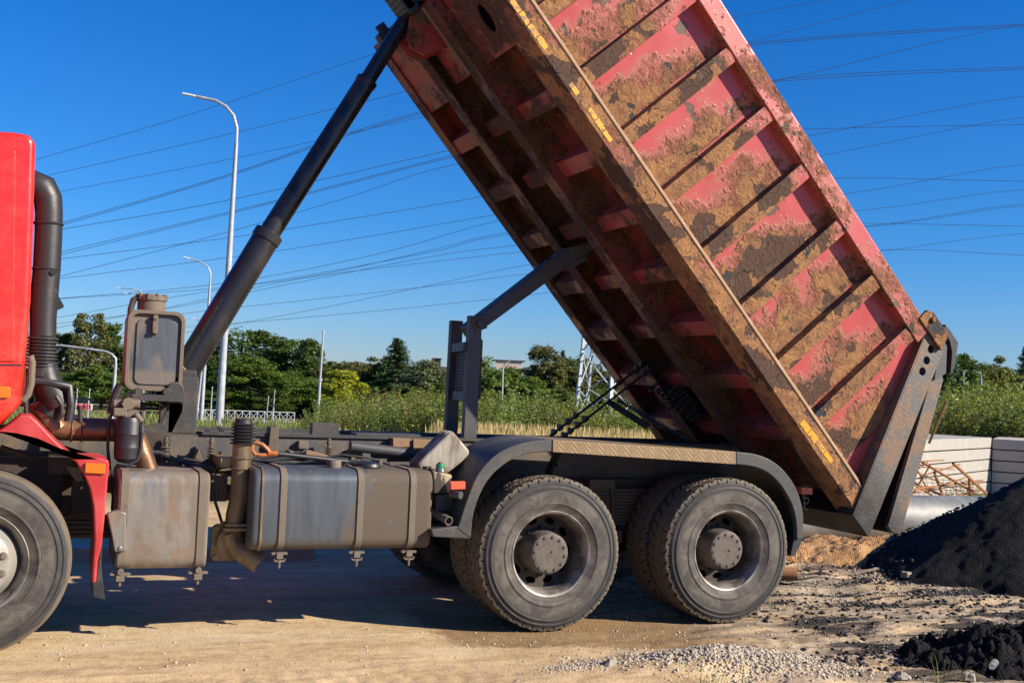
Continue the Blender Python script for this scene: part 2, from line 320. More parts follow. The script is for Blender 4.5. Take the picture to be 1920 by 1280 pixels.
def mk_stack():
    n = N('stained_exhaust'); p = n.xyz(); a = n.noise(6, 7, .65, n.coord((1, 1, .4))); c = n.mix(n.ss(a, .36, .62), (.24, .175, .095), (.11, .075, .042)); c = n.mix(n.ss(n.noise(28, 6, .7), .58, .7, 0, .75), c, (.11, .065, .04))
    return n.fin(c, .5, .35, n.bump(a, .35, .005))
M['stack'] = mk_stack()
def mk_checker():
    n = N('checker_plate'); p = n.xyz(); a = n.noise(6, 7, .65)
    u = n.ma('MULTIPLY', n.ma('ADD', p[0], 0), 26); v = n.ma('MULTIPLY', p[2], 26)
    q1 = n.ma('SINE', n.ma('MULTIPLY', n.ma('ADD', u, v), 6.283)); q2 = n.ma('SINE', n.ma('MULTIPLY', n.ma('SUBTRACT', u, v), 6.283))
    sel = n.ss(n.ma('SINE', n.ma('MULTIPLY', n.ma('ADD', p[0], n.ma('MULTIPLY', p[2], .0)), 60)), -.15, .15)
    h = n.ma('ADD', n.ma('MULTIPLY', n.ss(q1, .2, .6), sel), n.ma('MULTIPLY', n.ss(q2, .2, .6), n.ma('SUBTRACT', 1, sel)))
    c = n.mix(a, (.17, .105, .05), (.29, .20, .11)); c = n.mix(n.ma('MULTIPLY', h, .35), c, (.36, .27, .16))
    return n.fin(c, .5, .3, n.bump(n.ma('ADD', h, n.ma('MULTIPLY', a, .5)), .6, .006))
M['checker'] = mk_checker()
def mk_yellow():
    n = N('yellow_reflective_tape'); c = n.mix(n.ss(n.noise(22, 8, .75), .48, .58), (.66, .31, .012), (.27, .15, .06)); return n.fin(c, .35, 0, n.bump(n.noise(30, 4), .3, .003))
M['yellow'] = mk_yellow()
M['jerry'] = mk_tank('dirty_white_jerrycan', (.34, .305, .25), (.13, .095, .07), .46, .66, .3, 0, None, .5)
M['cream'] = mk_tank('dirty_cream_box', (.42, .33, .19), (.05, .04, .035), .58, .64, 0, 0, None, .6)

# ================================================================ GROUND
def fbm(x, y, sc, seed, oct_=5):
    g = np.random.default_rng(seed); tot = 0; amp = 1; res = np.zeros_like(x)
    for o in range(oct_):
        tab = g.random((256, 256)); X = x*sc*2**o+13.7*o; Y = y*sc*2**o+7.3*o; xi = np.floor(X).astype(int); yi = np.floor(Y).astype(int); fx = X-xi; fy = Y-yi
        fx = fx*fx*(3-2*fx); fy = fy*fy*(3-2*fy)
        a = tab[xi % 256, yi % 256]; b = tab[(xi+1) % 256, yi % 256]; c = tab[xi % 256, (yi+1) % 256]; d = tab[(xi+1) % 256, (yi+1) % 256]
        res += amp*((a*(1-fx)+b*fx)*(1-fy)+(c*(1-fx)+d*fx)*fy-.5); tot += amp; amp *= .52
    return res/tot
def grid_mesh(name, X, Y, Z, mat, parent=None):
    nx, ny = X.shape; v = np.stack([X, Y, Z], -1).reshape(-1, 3); me = bpy.data.meshes.new(name)
    i = np.arange(nx-1)[:, None]*ny+np.arange(ny-1)[None, :]; f = np.stack([i, i+ny, i+ny+1, i+1], -1).reshape(-1, 4)
    me.vertices.add(len(v)); me.vertices.foreach_set('co', v.astype(np.float32).ravel()); me.loops.add(f.size); me.loops.foreach_set('vertex_index', f.ravel().astype(np.int32))
    me.polygons.add(len(f)); me.polygons.foreach_set('loop_start', np.arange(0, f.size, 4, dtype=np.int32)); me.update(calc_edges=True); me.validate()
    me.materials.append(mat); me.shade_smooth(); o = bpy.data.objects.new(name, me); COL.objects.link(o); o.parent = parent; return o
def fromnp(name, v, f, mat, parent=None, smooth=False):
    me = bpy.data.meshes.new(name); k = f.shape[1]
    me.vertices.add(len(v)); me.vertices.foreach_set('co', v.astype(np.float32).ravel()); me.loops.add(f.size); me.loops.foreach_set('vertex_index', f.ravel().astype(np.int32))
    me.polygons.add(len(f)); me.polygons.foreach_set('loop_start', np.arange(0, f.size, k, dtype=np.int32)); me.update(calc_edges=True)
    if mat: me.materials.append(mat)
    if smooth: me.shade_smooth()
    o = bpy.data.objects.new(name, me); COL.objects.link(o); o.parent = parent; return o
GRAVX, GRAVY = .72, -1.22
def ground_h(x, y):
    rough = np.clip((x+.9)/1.6, 0, 1); near = np.clip(1-(np.hypot(x-CAMO[0], y)-14)/10, 0, 1)
    h = fbm(x, y, .5, 3, 4)*.06*near+fbm(x, y*2.0, 2.2, 5, 5)*(.012+.085*rough)*near+fbm(x, y, 9, 6, 3)*.016*rough*near
    h += fbm(x, y, 11, 9, 2)*.009*near
    for y0, sl, am in ((-.62, .05, .010), (-1.12, -.10, .009), (-.30, .02, .006)):
        q = np.abs(y-y0-sl*x); trk = np.clip(1-q/.17, 0, 1)**.5*np.clip(fbm(x, y, .6, 61, 2)*5+.7, 0, 1)*(x < 3)
        h -= am*trk*(1+.9*np.sign(np.sin(2*math.pi*(x+.5*q)/.15))*.6)-am*.9*np.exp(-((q-.2)/.035)**2)*np.clip(fbm(x, y, .6, 61, 2)*5+.7, 0, 1)*(x < 3)
    flat = np.clip(1-np.abs(y-.3)/1.4, 0, 1)*np.clip(1-(x-2.6)/1.2, 0, 1)*(y < 3.6)      # packed under the wheels
    h = h*(1-.7*flat)
    gu_, gv_ = (x-GRAVX)*.924-(y-GRAVY)*.382, (x-GRAVX)*.382+(y-GRAVY)*.924; h += .11*np.exp(-((gu_/.6)**2+(gv_/.30)**2))
    h += .009*np.sin(14*(y+.22*x)+2*fbm(x, y, .8, 71, 2)*4)*np.clip((x+.6)/1.2, 0, 1)*near*np.clip(fbm(x, y, .7, 72, 2)*6+.5, 0, 1)                               # low gravel rise by the camera
    h += .05*np.exp(-(((x-.1)/.8)**2+((y+1.2)/.25)**2))
    h -= .05*np.exp(-(((x-1.9)/1.1)**2+((y+.85)/.16)**2))
    return h-.01
def spaced(a, b, c0, c1, fine, n):
    t = np.linspace(0, 1, n); left = c0-(c0-a)*t[1:]**3.2; right = c1+(b-c1)*t[1:]**3.2
    return np.concatenate([left[::-1], np.arange(c0, c1+1e-9, fine), right])
gx = spaced(-900, 1300, -4.2, 8, .035, 60); gy = spaced(-60, 1800, -2.4, 6.5, .035, 70)
GX, GY = np.meshgrid(gx, gy, indexing='ij'); GZ = ground_h(GX, GY)+gz(GX, GY)
def mk_ground():
    n = N('sandy_ground'); p = n.xyz(); a = n.noise(1.3, 8, .62); b = n.noise(9, 8, .7); f = n.noise(60, 6, .75); st = n.noise(3, 7, .65, n.coord((.35, 1.6, 1)), .4)
    sand = n.mix(n.ss(n.ma('ADD', n.ma('MULTIPLY', b, .5), n.ma('MULTIPLY', st, .5)), .36, .62), (.37, .25, .128), (.56, .41, .235))
    sand = n.mix(n.ss(f, .58, .74, 0, .55), sand, (.60, .52, .42)); sand = n.mix(n.ss(f, .26, .40, .65, 0), sand, (.20, .13, .07))
    sand = n.mix(n.ss(n.noise(32, 8, .8), .52, .66, 0, .6), sand, (.25, .165, .085)); sand = n.mix(n.ss(n.noise(.9, 5, .6, n.coord((.4, 1.4, 1))), .5, .62, 0, .5), sand, (.58, .46, .30))
    xr = n.ma('ADD', p[0], n.ma('MULTIPLY', n.ma('SUBTRACT', a, .5), 2.2))
    grey = n.mix(n.ss(n.noise(24, 7, .75), .36, .64), (.22, .16, .10), (.46, .385, .295))
    c = n.mix(n.ma('MULTIPLY', n.ss(xr, .0, 1.6), n.ss(n.noise(2.2, 8, .65, n.coord((.5, 1.5, 1))), .38, .56)), sand, grey)
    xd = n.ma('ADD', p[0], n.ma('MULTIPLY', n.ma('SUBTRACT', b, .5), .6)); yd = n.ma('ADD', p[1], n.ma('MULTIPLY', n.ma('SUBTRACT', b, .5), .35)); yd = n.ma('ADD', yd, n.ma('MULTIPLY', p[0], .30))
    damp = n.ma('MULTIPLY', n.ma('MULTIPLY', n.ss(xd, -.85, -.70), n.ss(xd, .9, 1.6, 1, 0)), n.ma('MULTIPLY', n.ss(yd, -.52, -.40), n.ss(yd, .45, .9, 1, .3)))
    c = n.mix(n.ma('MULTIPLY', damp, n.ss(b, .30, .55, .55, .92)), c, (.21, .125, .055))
    tar = n.ma('MULTIPLY', n.ss(xr, .8, 2.4), n.ss(n.ma('ADD', n.noise(1.6, 8, .6, n.coord((.42, 1.9, 1)), .5), n.ma('MULTIPLY', f, .10)), .545, .61))
    tar = n.ma('MULTIPLY', tar, n.ss(p[1], 5, 7, 1, 0)); c = n.mix(n.ma('MULTIPLY', n.ss(xr, .3, 1.6), n.ss(n.noise(4.5, 8, .7, n.coord((.5, 1.5, 1))), .47, .60, 0, .7)), c, (.15, .105, .07)); c = n.mix(tar, c, (.022, .02, .02))
    og = n.ma('MULTIPLY', n.ss(xr, 2.6, 3.4), n.ss(p[1], 2.2, 3.0)); c = n.mix(n.ma('MULTIPLY', og, .8), c, (.44, .24, .11))
    far = n.ss(n.ma('ADD', p[1], n.ma('MULTIPLY', b, 2)), 8, 11); c = n.mix(far, c, n.mix(n.ss(b, .4, .6), (.09, .10, .035), (.22, .18, .08)))
    h = n.ma('ADD', n.ma('ADD', n.ma('MULTIPLY', b, 1.0), n.ma('MULTIPLY', f, .35)), n.ma('MULTIPLY', n.vor(70), .2))
    trk = n.ss(n.noise(2.2, 7, .7, n.coord((.5, 2.4, 1), (0, 0, .12)), .6), .54, .64, 0, .45); c = n.mix(n.ma('MULTIPLY', trk, n.ss(p[1], 6, 8, 1, 0)), c, (.26, .175, .095))
    c = n.mix(n.ma('MULTIPLY', n.ss(n.vor(26, n.coord((1, 1, 1))), .05, .13, 1, 0), n.ss(n.noise(3.3, 5), .52, .6)), c, (.50, .43, .34))
    return n.fin(c, .92, 0, n.bump(h, .6, .016), .2)
M['ground'] = mk_ground()
g = grid_mesh('ground', GX, GY, GZ, M['ground']); setp(g, kind='structure')

# kerb across the yard behind the truck
M['concrete'] = dirty('concrete', (.30, .285, .255), (.38, .34, .285), .5, .85, sc=3, dark=(.22, .205, .18), dk=1)
M['concrete2'] = dirty('concrete_lifted_for_shade', (.40, .37, .33), (.48, .43, .36), .5, .85, sc=3, dark=(.28, .25, .22), dk=1)  # paler copy of the concrete, brightened in colour for the shaded right stack
k = MB(); q0, q1 = un(20, 1050, z=.0), un(590, 1046, z=.0)
k.ext([(q0[0], q0[1]), (q1[0], q1[1]), (q1[0], q1[1]+.25), (q0[0], q0[1]+.25)], 'z', -.05, .1); setp(k.build('kerb', M['concrete'], bevel=.01, loc=(q1[0], q1[1], 0)), 'pale concrete kerb lying in the shade under the truck', 'kerb')

# ---- stones: many small angular pebbles in one mesh, as gravel nobody could count
def pebbles(name, pts, sizes, mat, label, cat):
    ph = (1+5**.5)/2; ico = np.array([(-1, ph, 0), (1, ph, 0), (-1, -ph, 0), (1, -ph, 0), (0, -1, ph), (0, 1, ph), (0, -1, -ph), (0, 1, -ph), (ph, 0, -1), (ph, 0, 1), (-ph, 0, -1), (-ph, 0, 1)])/1.9
    fi = np.array([(0, 11, 5), (0, 5, 1), (0, 1, 7), (0, 7, 10), (0, 10, 11), (1, 5, 9), (5, 11, 4), (11, 10, 2), (10, 7, 6), (7, 1, 8), (3, 9, 4), (3, 4, 2), (3, 2, 6), (3, 6, 8), (3, 8, 9), (4, 9, 5), (2, 4, 11), (6, 2, 10), (8, 6, 7), (9, 8, 1)])
    n = len(pts); s = sizes[:, None, None]*(.6+.7*rng.random((n, 12, 1)))*np.array([1, 1, .7]); an = rng.random(n)*6.28; co, si = np.cos(an), np.sin(an)
    V = ico[None]*s*(.7+.6*rng.random((n, 1, 3))); X = V[..., 0]*co[:, None]-V[..., 1]*si[:, None]; Y = V[..., 0]*si[:, None]+V[..., 1]*co[:, None]
    V = np.stack([X, Y, V[..., 2]], -1)+pts[:, None, :]; F = fi[None]+12*np.arange(n)[:, None, None]
    o = fromnp(name, V.reshape(-1, 3), F.reshape(-1, 3), mat); return setp(o, label, cat, None, 'stuff')
def mk_stone(name, c1, c2, c3):
    n = N(name); i = n.t.nodes.new('ShaderNodeNewGeometry').outputs['Random Per Island']; c = n.mix(n.ss(i, 0, .6), c1, c2); c = n.mix(n.ss(i, .8, .84), c, c3)
    return n.fin(n.mix(n.noise(90, 4), c, tuple(x*1.1 for x in c2)), .9, 0, n.bump(n.noise(150, 4), .4, .003), .2)
M['stone'] = mk_stone('pale_stone', (.27, .215, .15), (.43, .365, .285), (.19, .15, .11)); M['rockm'] = mk_stone('dull_stone', (.20, .17, .13), (.26, .23, .19), (.2, .17, .13)); M['tarstone'] = mk_stone('black_crumb', (.018, .017, .017), (.035, .033, .033), (.08, .075, .07))
def gpts(x, y, lift=0): return np.stack([x, y, ground_h(x, y)+lift], -1)
n1 = 6500; gu, gv = rng.normal(0, .34, n1), rng.normal(-.02, .16, n1); x = GRAVX+.924*gu+.382*gv; y = GRAVY-.382*gu+.924*gv; s = .004+.011*rng.random(n1)**2.4
x2 = rng.uniform(-3.3, 4.6, 5200); y2 = rng.uniform(-1.75, 1.0, 5200); keep = (rng.random(5200) < np.clip(.22+(x2+.9)*.5, .22, 1)); x2, y2 = x2[keep], y2[keep]; s2 = .0025+.009*rng.random(len(x2))**4
x3 = rng.normal(-.25, .14, 700); y3 = rng.normal(-1.0, .07, 700); s3 = .003+.007*rng.random(700)**2
x4 = rng.uniform(1.2, 5.5, 3500); y4 = rng.uniform(.4, 3.6, 3500); s4 = .004+.012*rng.random(3500)**3
xs = np.concatenate([x, x2, x3, x4]); ys = np.concatenate([y, y2, y3, y4]); ss_ = np.concatenate([s, s2, s3, s4])
pebbles('gravel', gpts(xs, ys, .002), ss_, M['stone'], 'pale grey gravel and pebbles scattered over the sandy ground', 'gravel')

# ---- heaps
def heap(name, cx, cy, rx, ry, H, seed, mat, label, cat, n=170, rough=.1, sc=3, jag=0., rot=0, kind=None, p=1.2):
    t = np.linspace(-1.25, 1.25, n); U, V = np.meshgrid(t, t, indexing='ij'); r = np.hypot(U, V); lx, ly = U*rx, V*ry
    X = cx+lx*math.cos(rot)-ly*math.sin(rot); Y = cy+lx*math.sin(rot)+ly*math.cos(rot)
    rr = r+fbm(X, Y, sc*.4, seed, 3)*.35; h = H*np.clip(1-rr, 0, 1)**p; m = np.clip((1.15-rr)*5, 0, 1)
    Z = h+fbm(X, Y, sc, seed+1, 5)*rough*m+fbm(X, Y, sc*7, seed+2, 3)*rough*.25*m+ jag*np.abs(fbm(X, Y, sc*2.5, seed+3, 4))*m-.06*(1-m)-.09*np.clip(rr-1.05, 0, 1)
    Z += ground_h(X, Y)*.6
    o = grid_mesh(name, X-cx, Y-cy, Z, mat); o.location = (cx, cy, 0); OFF[o.name] = np.array((cx, cy, 0)); return setp(o, label, cat, None, kind)
def mk_pilemat(name, c1, c2, c3, sc=1., bs=.9, spec=.2, rough=.9):
    n = N(name); a = n.noise(5*sc, 8, .7); f = n.noise(55*sc, 6, .75); c = n.mix(n.ss(a, .35, .65), c1, c2); c = n.mix(n.ss(f, .62, .72, 0, .8), c, c3)
    return n.fin(c, rough, 0, n.bump(n.ma('ADD', n.ma('MULTIPLY', a, .8), n.ma('ADD', f, n.ma('MULTIPLY', n.vor(60*sc), .8))), bs, .022), spec)
M['tar'] = mk_pilemat('black_asphalt_crumb', (.012, .0115, .012), (.022, .021, .021), (.055, .052, .055), 1, 1., .12, .95)
M['sand'] = mk_pilemat('orange_sand', (.33, .175, .075), (.50, .29, .14), (.58, .40, .24))
heap('asphalt_heap', 6.68, 1.6, 2.15, 2.15, 1.18, 21, M['tar'], 'large black heap of asphalt crumb at the right behind the tailgate', 'heap', 230, .09, 1.6, p=1.0)
heap('sand_heap', 5.15, 2.85, 1.55, .62, .25, 31, M['sand'], 'low orange sand bank in front of the grey pipe', 'heap', 170, .20, 3.4, p=.75, rot=-.39)
heap('rubble_heap', 2.80, -1.5, .85, .46, .24, 41, M['tar'], 'jagged black clods of old asphalt in the bottom right corner', 'heap', 200, .16, 4.5, jag=.26, rot=-.3, p=.8)
n5 = 3600; a5 = rng.random(n5)*6.28; r5 = rng.random(n5)**.5*1.15; x5 = 6.2+2.3*r5*np.cos(a5); y5 = 1.4+2.3*r5*np.sin(a5)
z5 = np.clip(1.18*(1-np.hypot((x5-6.68)/2.15, (y5-1.6)/2.15)), 0, 2)+.0
x6 = rng.normal(2.5, .7, 1300); y6 = rng.normal(-1.15, .26, 1300); z6 = ground_h(x6, y6)+.005
x7 = rng.uniform(1.8, 4.8, 900); y7 = rng.normal(.35, .5, 900); z7 = ground_h(x7, y7)+.004
tx = np.concatenate([x5, x6, x7]); ty = np.concatenate([y5, y6, y7]); tz = np.concatenate([z5, z6, z7])
pebbles('asphalt_crumb', np.stack([tx, ty, tz], -1), .005+.02*rng.random(len(tx))**2.5, M['tarstone'], 'black crumbs of asphalt spilled around the heaps', 'asphalt crumb')

# single larger stones that can be told apart
def rock(px, py, s, seed, label, mat='rockm'):
    p = un(px, py, z=.03); me = MB(); g_ = np.random.default_rng(seed); V = []; nu, nv = 14, 9
    for j in range(nv+1):
        for i in range(nu):
            th = math.pi*j/nv; ph = 2*math.pi*i/nu; d = np.array([math.sin(th)*math.cos(ph), math.sin(th)*math.sin(ph), math.cos(th)*.65])
            V.append(d*s*(1+.22*math.sin(3*ph+seed)*math.sin(th)+.18*math.cos(4*th+seed*2)+g_.normal(0, .05)))
    F = [(j*nu+i, (j+1)*nu+i, (j+1)*nu+(i+1) % nu, j*nu+(i+1) % nu) for j in range(nv) for i in range(nu)]
    me.add([v+p for v in V], F); setp(me.build('rock', M[mat], loc=(p[0], p[1], 0), ang=30), label, 'rock')
for a in ((1690, 1268, .045, 3, 'pale rough stone at the foot of the black rubble, bottom right'), (1815, 1268, .042, 5, 'grey stone among the black rubble, left of the clear bottle'), (1700, 1078, .055, 8, 'white lump of stone at the edge of the black asphalt heap'),
          (1145, 1245, .05, 9, 'pale stone at the left end of the gravel rise'), (1850, 1240, .075, 12, 'brownish stone half buried in the black rubble')): rock(*a)
p = np.array([3.02, -1.62, .12])
b = MB(); b.lathe([(0.001, -.10), (.032, -.1), (.034, -.04), (.034, .04), (.014, .08), (.013, .1), (.001, .1)], (0, 0, 0), 'x', 16)
o = b.build('plastic_bottle', M['clear']); p = un(1862, 1246, z=.2); o.location = p; o.rotation_euler = (.2, .5, 1.0); setp(o, 'crumpled clear plastic bottle lying on the black rubble', 'bottle')

o.scale = (.6, .6, .6)
# ================================================================ PIPE, SLABS, SCRAP
def mk_pipe():
    n = N('grey_steel_pipe'); a = n.noise(2.5, 8, .65); c = n.mix(n.ss(a, .4, .62), (.14, .145, .145), (.22, .22, .21)); c = n.mix(n.ss(n.noise(30, 6, .7), .6, .7, 0, .6), c, (.50, .48, .44)); return n.fin(c, .55, .15, n.bump(a, .1, .01))
M['pipe'] = mk_pipe()
pa = at(1350, 985, 10.2); pb = at(2100, 990, 11.6); pa[2] = .24; pb[2] = .24; m = MB(); m.pipe([pa+(pb-pa)*t for t in (0, .33, .66, 1)], .30, .28, 40); setp(m.build('steel_pipe', M['pipe'], loc=(pa[0], pa[1], 0)), 'big grey steel pipe lying on the sand behind the tailgate', 'pipe')
pa = un(1440, 1078, y=.75); pb = un(1500, 1076, y=.35); pb = un(1494, 1076, z=.07); pa = pb+np.array([-.75, .42, 0]); m = MB(); m.pipe([pa, pb], .062, .05, 24); setp(m.build('steel_pipe', M['rebar'], loc=(pb[0], pb[1], 0)), 'short rusty pipe stub with open end on the ground behind the rear wheel', 'pipe')
def slab(a, b, depth, z0, z1, mat, label, jit):
    a, b = np.array(a[:2]), np.array(b[:2]); t = (b-a)/np.linalg.norm(b-a); nrm = np.array([-t[1], t[0]]);
    if nrm@_fw[:2] < 0: nrm = -nrm
    a = a+t*jit-nrm*jit*.3; b = b+t*jit; L = [tuple(a), tuple(b), tuple(b+nrm*depth), tuple(a+nrm*depth)]
    m = MB(); m.ext(L, 'z', z0, z1); c = (a+b)/2; return setp(m.build('concrete_slab', mat, loc=(c[0], c[1], z0), bevel=.012), label, 'concrete slab', 'concrete slabs stacked behind the pipe')
A1, A2, A3 = at(1700, 840, 14.2), at(1859, 840, 17.3), at(2080, 840, 16.6)
words = ['topmost', 'second', 'third', 'fourth', 'lowest']
for i in range(5):
    zt = 1.10-.225*i
    slab(A1, A2, 3.2, zt-.205, zt, M['concrete'], '%s pale concrete slab of the left stack behind the rebar' % words[i], (0, .05, -.03, .04, 0)[i])
    slab(A2+np.array([.0, -.02, 0]), A3, 3.0, zt-.225, zt-.02, M['concrete2'], '%s concrete slab of the right stack, beyond the black heap' % words[i], 0)
m = MB()
def line(m, a, b, D0, D1, r, seg=6): m.tube([at(*a, D0), at(*b, D1)], r, seg)
root = empty('rebar_pile', at(1765, 925, 12.9)*np.array([1, 1, 0]), 'tangle of rusty rebar and wire mesh leaning on the slabs behind the pipe', 'scrap metal')
for a, b, r in (((1700, 866), (1770, 862), .012), ((1722, 862), (1830, 925), .02), ((1728, 892), (1800, 870), .014), ((1704, 918), (1842, 900), .018), ((1704, 928), (1810, 895), .012), ((1745, 870), (1712, 925), .012), ((1752, 885), (1768, 930), .024), ((1787, 868), (1850, 925), .024), ((1708, 880), (1800, 920), .012), ((1712, 905), (1790, 938), .02), ((1740, 866), (1704, 890), .012), ((1817, 893), (1819, 940), .02), ((1700, 900), (1760, 936), .014), ((1704, 873), (1790, 880), .01), ((1715, 870), (1745, 930), .012), ((1780, 935), (1840, 915), .014)):
    line(m, a, b, 12.6+random.random()*.5, 13+random.random()*.5, r)
m.build('rebar', M['rebar'], root); m = MB()
for i in range(12): line(m, (1702+i*11, 893+i*.5), (1716+i*10, 936), 13.2, 12.9, .004, 4)
for i in range(6): line(m, (1700, 896+i*7), (1838, 902+i*6), 13.1, 13.1, .004, 4)
m.build('wire_mesh', M['rebar'], root)
m = MB(); line(m, (1775, 751), (1742, 831), 12.6, 12.7, .022); setp(m.build('rebar_rod', M['rebar'], loc=at(1742, 831, 12.7)), 'single rusty rod leaning upright beside the tailgate, against the slabs', 'metal rod')

# ================================================================ VEGETATION
def mk_leaf(name, c1, c2, tr=.35):
    n = N(name); i = n.t.nodes.new('ShaderNodeNewGeometry').outputs['Random Per Island']; a = n.noise(.7, 4, .6)
    c = n.mix(n.ss(n.ma('ADD', n.ma('MULTIPLY', i, .6), n.ma('MULTIPLY', a, .6)), .35, .85), c1, c2)
    n.t.nodes.remove(n.b); d = n.t.nodes.new('ShaderNodeBsdfDiffuse'); t_ = n.t.nodes.new('ShaderNodeBsdfTranslucent'); mx = n.t.nodes.new('ShaderNodeMixShader')
    gl = n.t.nodes.new('ShaderNodeBsdfGlossy'); gl.inputs['Roughness'].default_value = .45; mx2 = n.t.nodes.new('ShaderNodeMixShader'); mx2.inputs[0].default_value = .018
    n.put(d.inputs[0], c); n.put(t_.inputs[0], n.mix(.5, c, (c2[0]*1.3, c2[1]*1.4, c2[2]*.6))); mx.inputs[0].default_value = tr
    n.t.links.new(d.outputs[0], mx.inputs[1]); n.t.links.new(t_.outputs[0], mx.inputs[2]); n.t.links.new(mx.outputs[0], mx2.inputs[1]); n.t.links.new(gl.outputs[0], mx2.inputs[2]); n.t.links.new(mx2.outputs[0], n.o.inputs[0]); return n.m
LEAF = {'dark': mk_leaf('leaf_dark_green', (.035, .068, .016), (.115, .165, .034)), 'mid': mk_leaf('leaf_mid_green', (.055, .10, .020), (.16, .225, .040)),
        'yellow': mk_leaf('leaf_yellow_green', (.17, .22, .015), (.42, .42, .04)), 'olive': mk_leaf('leaf_olive', (.07, .088, .028), (.19, .18, .06)),
        'grey': mk_leaf('leaf_grey_green', (.085, .115, .05), (.21, .23, .12)), 'conifer': mk_leaf('needles_dark', (.03, .058, .026), (.085, .12, .045), .15)}
M['bark'] = dirty('bark', (.09, .07, .05), (.16, .13, .10), .5, .9, sc=8)
def leaves(cen, rad, n, size, seed, flat=.6, asp=.6):
    g_ = np.random.default_rng(seed); k = g_.integers(0, len(cen), n); d = g_.normal(size=(n, 3)); d /= np.linalg.norm(d, axis=1)[:, None]
    P = cen[k]+d*(rad[k]*g_.random(n)**.45)[:, None]*np.array([1, 1, .8])
    nrm = g_.normal(size=(n, 3))*flat+d*.6+np.array([0, 0, .5]); nrm /= np.linalg.norm(nrm, axis=1)[:, None]
    a = np.cross(nrm, g_.normal(size=(n, 3))); a /= np.linalg.norm(a, axis=1)[:, None]; b = np.cross(nrm, a); s = (size*(.55+.9*g_.random(n)))[:, None]
    return np.stack([P-a*s, P-b*s*asp, P+a*s, P+b*s*asp], 1)
def crownmesh(name, V, mat, parent): return fromnp(name, V.reshape(-1, 3), np.arange(V.shape[0]*4).reshape(-1, 4), mat, parent)
def tree_proto(kind, seed, leaf, shape):
    g_ = np.random.default_rng(seed); root = empty('tree', (0, 0, 0)); t = MB(); H = 10.
    if shape == 'round':
        nc = 95; u = g_.normal(size=(nc, 3)); u /= np.linalg.norm(u, axis=1)[:, None]; rr = .35+.65*g_.random(nc)**.4; lump = 1+.25*np.sin(3*np.arctan2(u[:, 1], u[:, 0])+seed)*np.cos(4*u[:, 2]+seed)
        cen = u*rr[:, None]*lump[:, None]*np.array([3.3, 3.3, 4.2])+np.array([0, 0, 5.4]); rad = .55+.75*g_.random(nc); V = leaves(cen, rad, 15000, .15, seed)
    elif shape == 'oval':
        nc = 90; h = g_.random(nc)**.9; w_ = 2.5*np.sin(np.pi*np.clip(h*.86+.12, 0, 1))**.7; a = g_.random(nc)*6.28; r_ = w_*g_.random(nc)**.45
        cen = np.stack([r_*np.cos(a), r_*np.sin(a), .8+h*8.7], -1); rad = .45+.6*g_.random(nc); V = leaves(cen, rad, 13000, .14, seed)
    elif shape == 'airy':
        nc = 75; h = g_.random(nc); w_ = 2.6*(1-h*.62)*np.clip(h*5, .4, 1); a = g_.random(nc)*6.28; r_ = w_*g_.random(nc)**.5; cen = np.stack([r_*np.cos(a), r_*np.sin(a), 1.4+h*8.5], -1)
        rad = .28+.45*g_.random(nc); V = leaves(cen, rad, 7500, .13, seed); V = np.concatenate([V, leaves(cen-np.array([0, 0, .5]), rad*.8, 3500, .11, seed+9)])
    elif shape == 'spruce':
        cl = []; 
        for k in range(34):
            h = k/34; z = 1.0+h*8.8; L = 2.9*(1-h)**.8+.15; nb = 9
            for j in range(nb):
                a = g_.random()*6.28; Lj = L*(.6+.55*g_.random())
                for q in np.linspace(.15, 1, 6): cl.append((Lj*q*math.cos(a), Lj*q*math.sin(a), z-Lj*q*.28+.25*q*q))
        cen = np.array(cl); rad = np.full(len(cen), .22); V = leaves(cen, rad, 13000, .12, seed, asp=.35)
    crownmesh('crown', V, LEAF[leaf], root)
    t.tube([(0, 0, -.3), (.05, .03, 2.5), (-.05, .05, 6), (0, 0, 9.2)], [.2, .16, .1, .03], 8)
    for k in range(12):
        a = g_.random()*6.28; z = 2+k*.5; L = (1.4+1.2*g_.random())*(1 if shape != 'spruce' else .0+max(.1, .8-z*.1)); t.tube([(0, 0, z), (L*.5*math.cos(a), L*.5*math.sin(a), z+.7), (L*math.cos(a), L*math.sin(a), z+1.6)], [.07, .05, .02], 6)
    if shape == 'airy' and seed == 88:
        for k in range(60):
            a = g_.random()*6.28; z = 6+g_.random()*3; L = .6+.9*g_.random(); t.tube([(0, 0, z), (L*.5*math.cos(a), L*.5*math.sin(a), z+.8), (L*math.cos(a), L*math.sin(a), z+1.3+.5*g_.random())], [.03, .02, .008], 4)
    t.build('trunk', M['bark'], root); return root
PROTO = {'oak': ('dark', 'round', 1), 'maple': ('mid', 'round', 2), 'ball': ('mid', 'oval', 3), 'yellow': ('yellow', 'oval', 4), 'olive': ('olive', 'round', 5), 'grey': ('grey', 'oval', 6),
         'birch': ('olive', 'airy', 7), 'bare': ('olive', 'airy', 88), 'spruce': ('conifer', 'spruce', 9), 'darkoval': ('dark', 'oval', 10), 'darkairy': ('dark', 'airy', 12)}
protos = {}
KL = {'oak': 'dark green broad-crowned tree', 'maple': 'mid green leafy tree', 'ball': 'dense green oval tree', 'yellow': 'bright yellow-green tree', 'olive': 'olive-brown round tree', 'grey': 'grey-green oval tree',
      'birch': 'tall airy olive birch', 'bare': 'thinning olive tree with bare twigs on top', 'spruce': 'dark spruce tree', 'darkoval': 'dark green narrow tree', 'darkairy': 'loose dark green tree'}
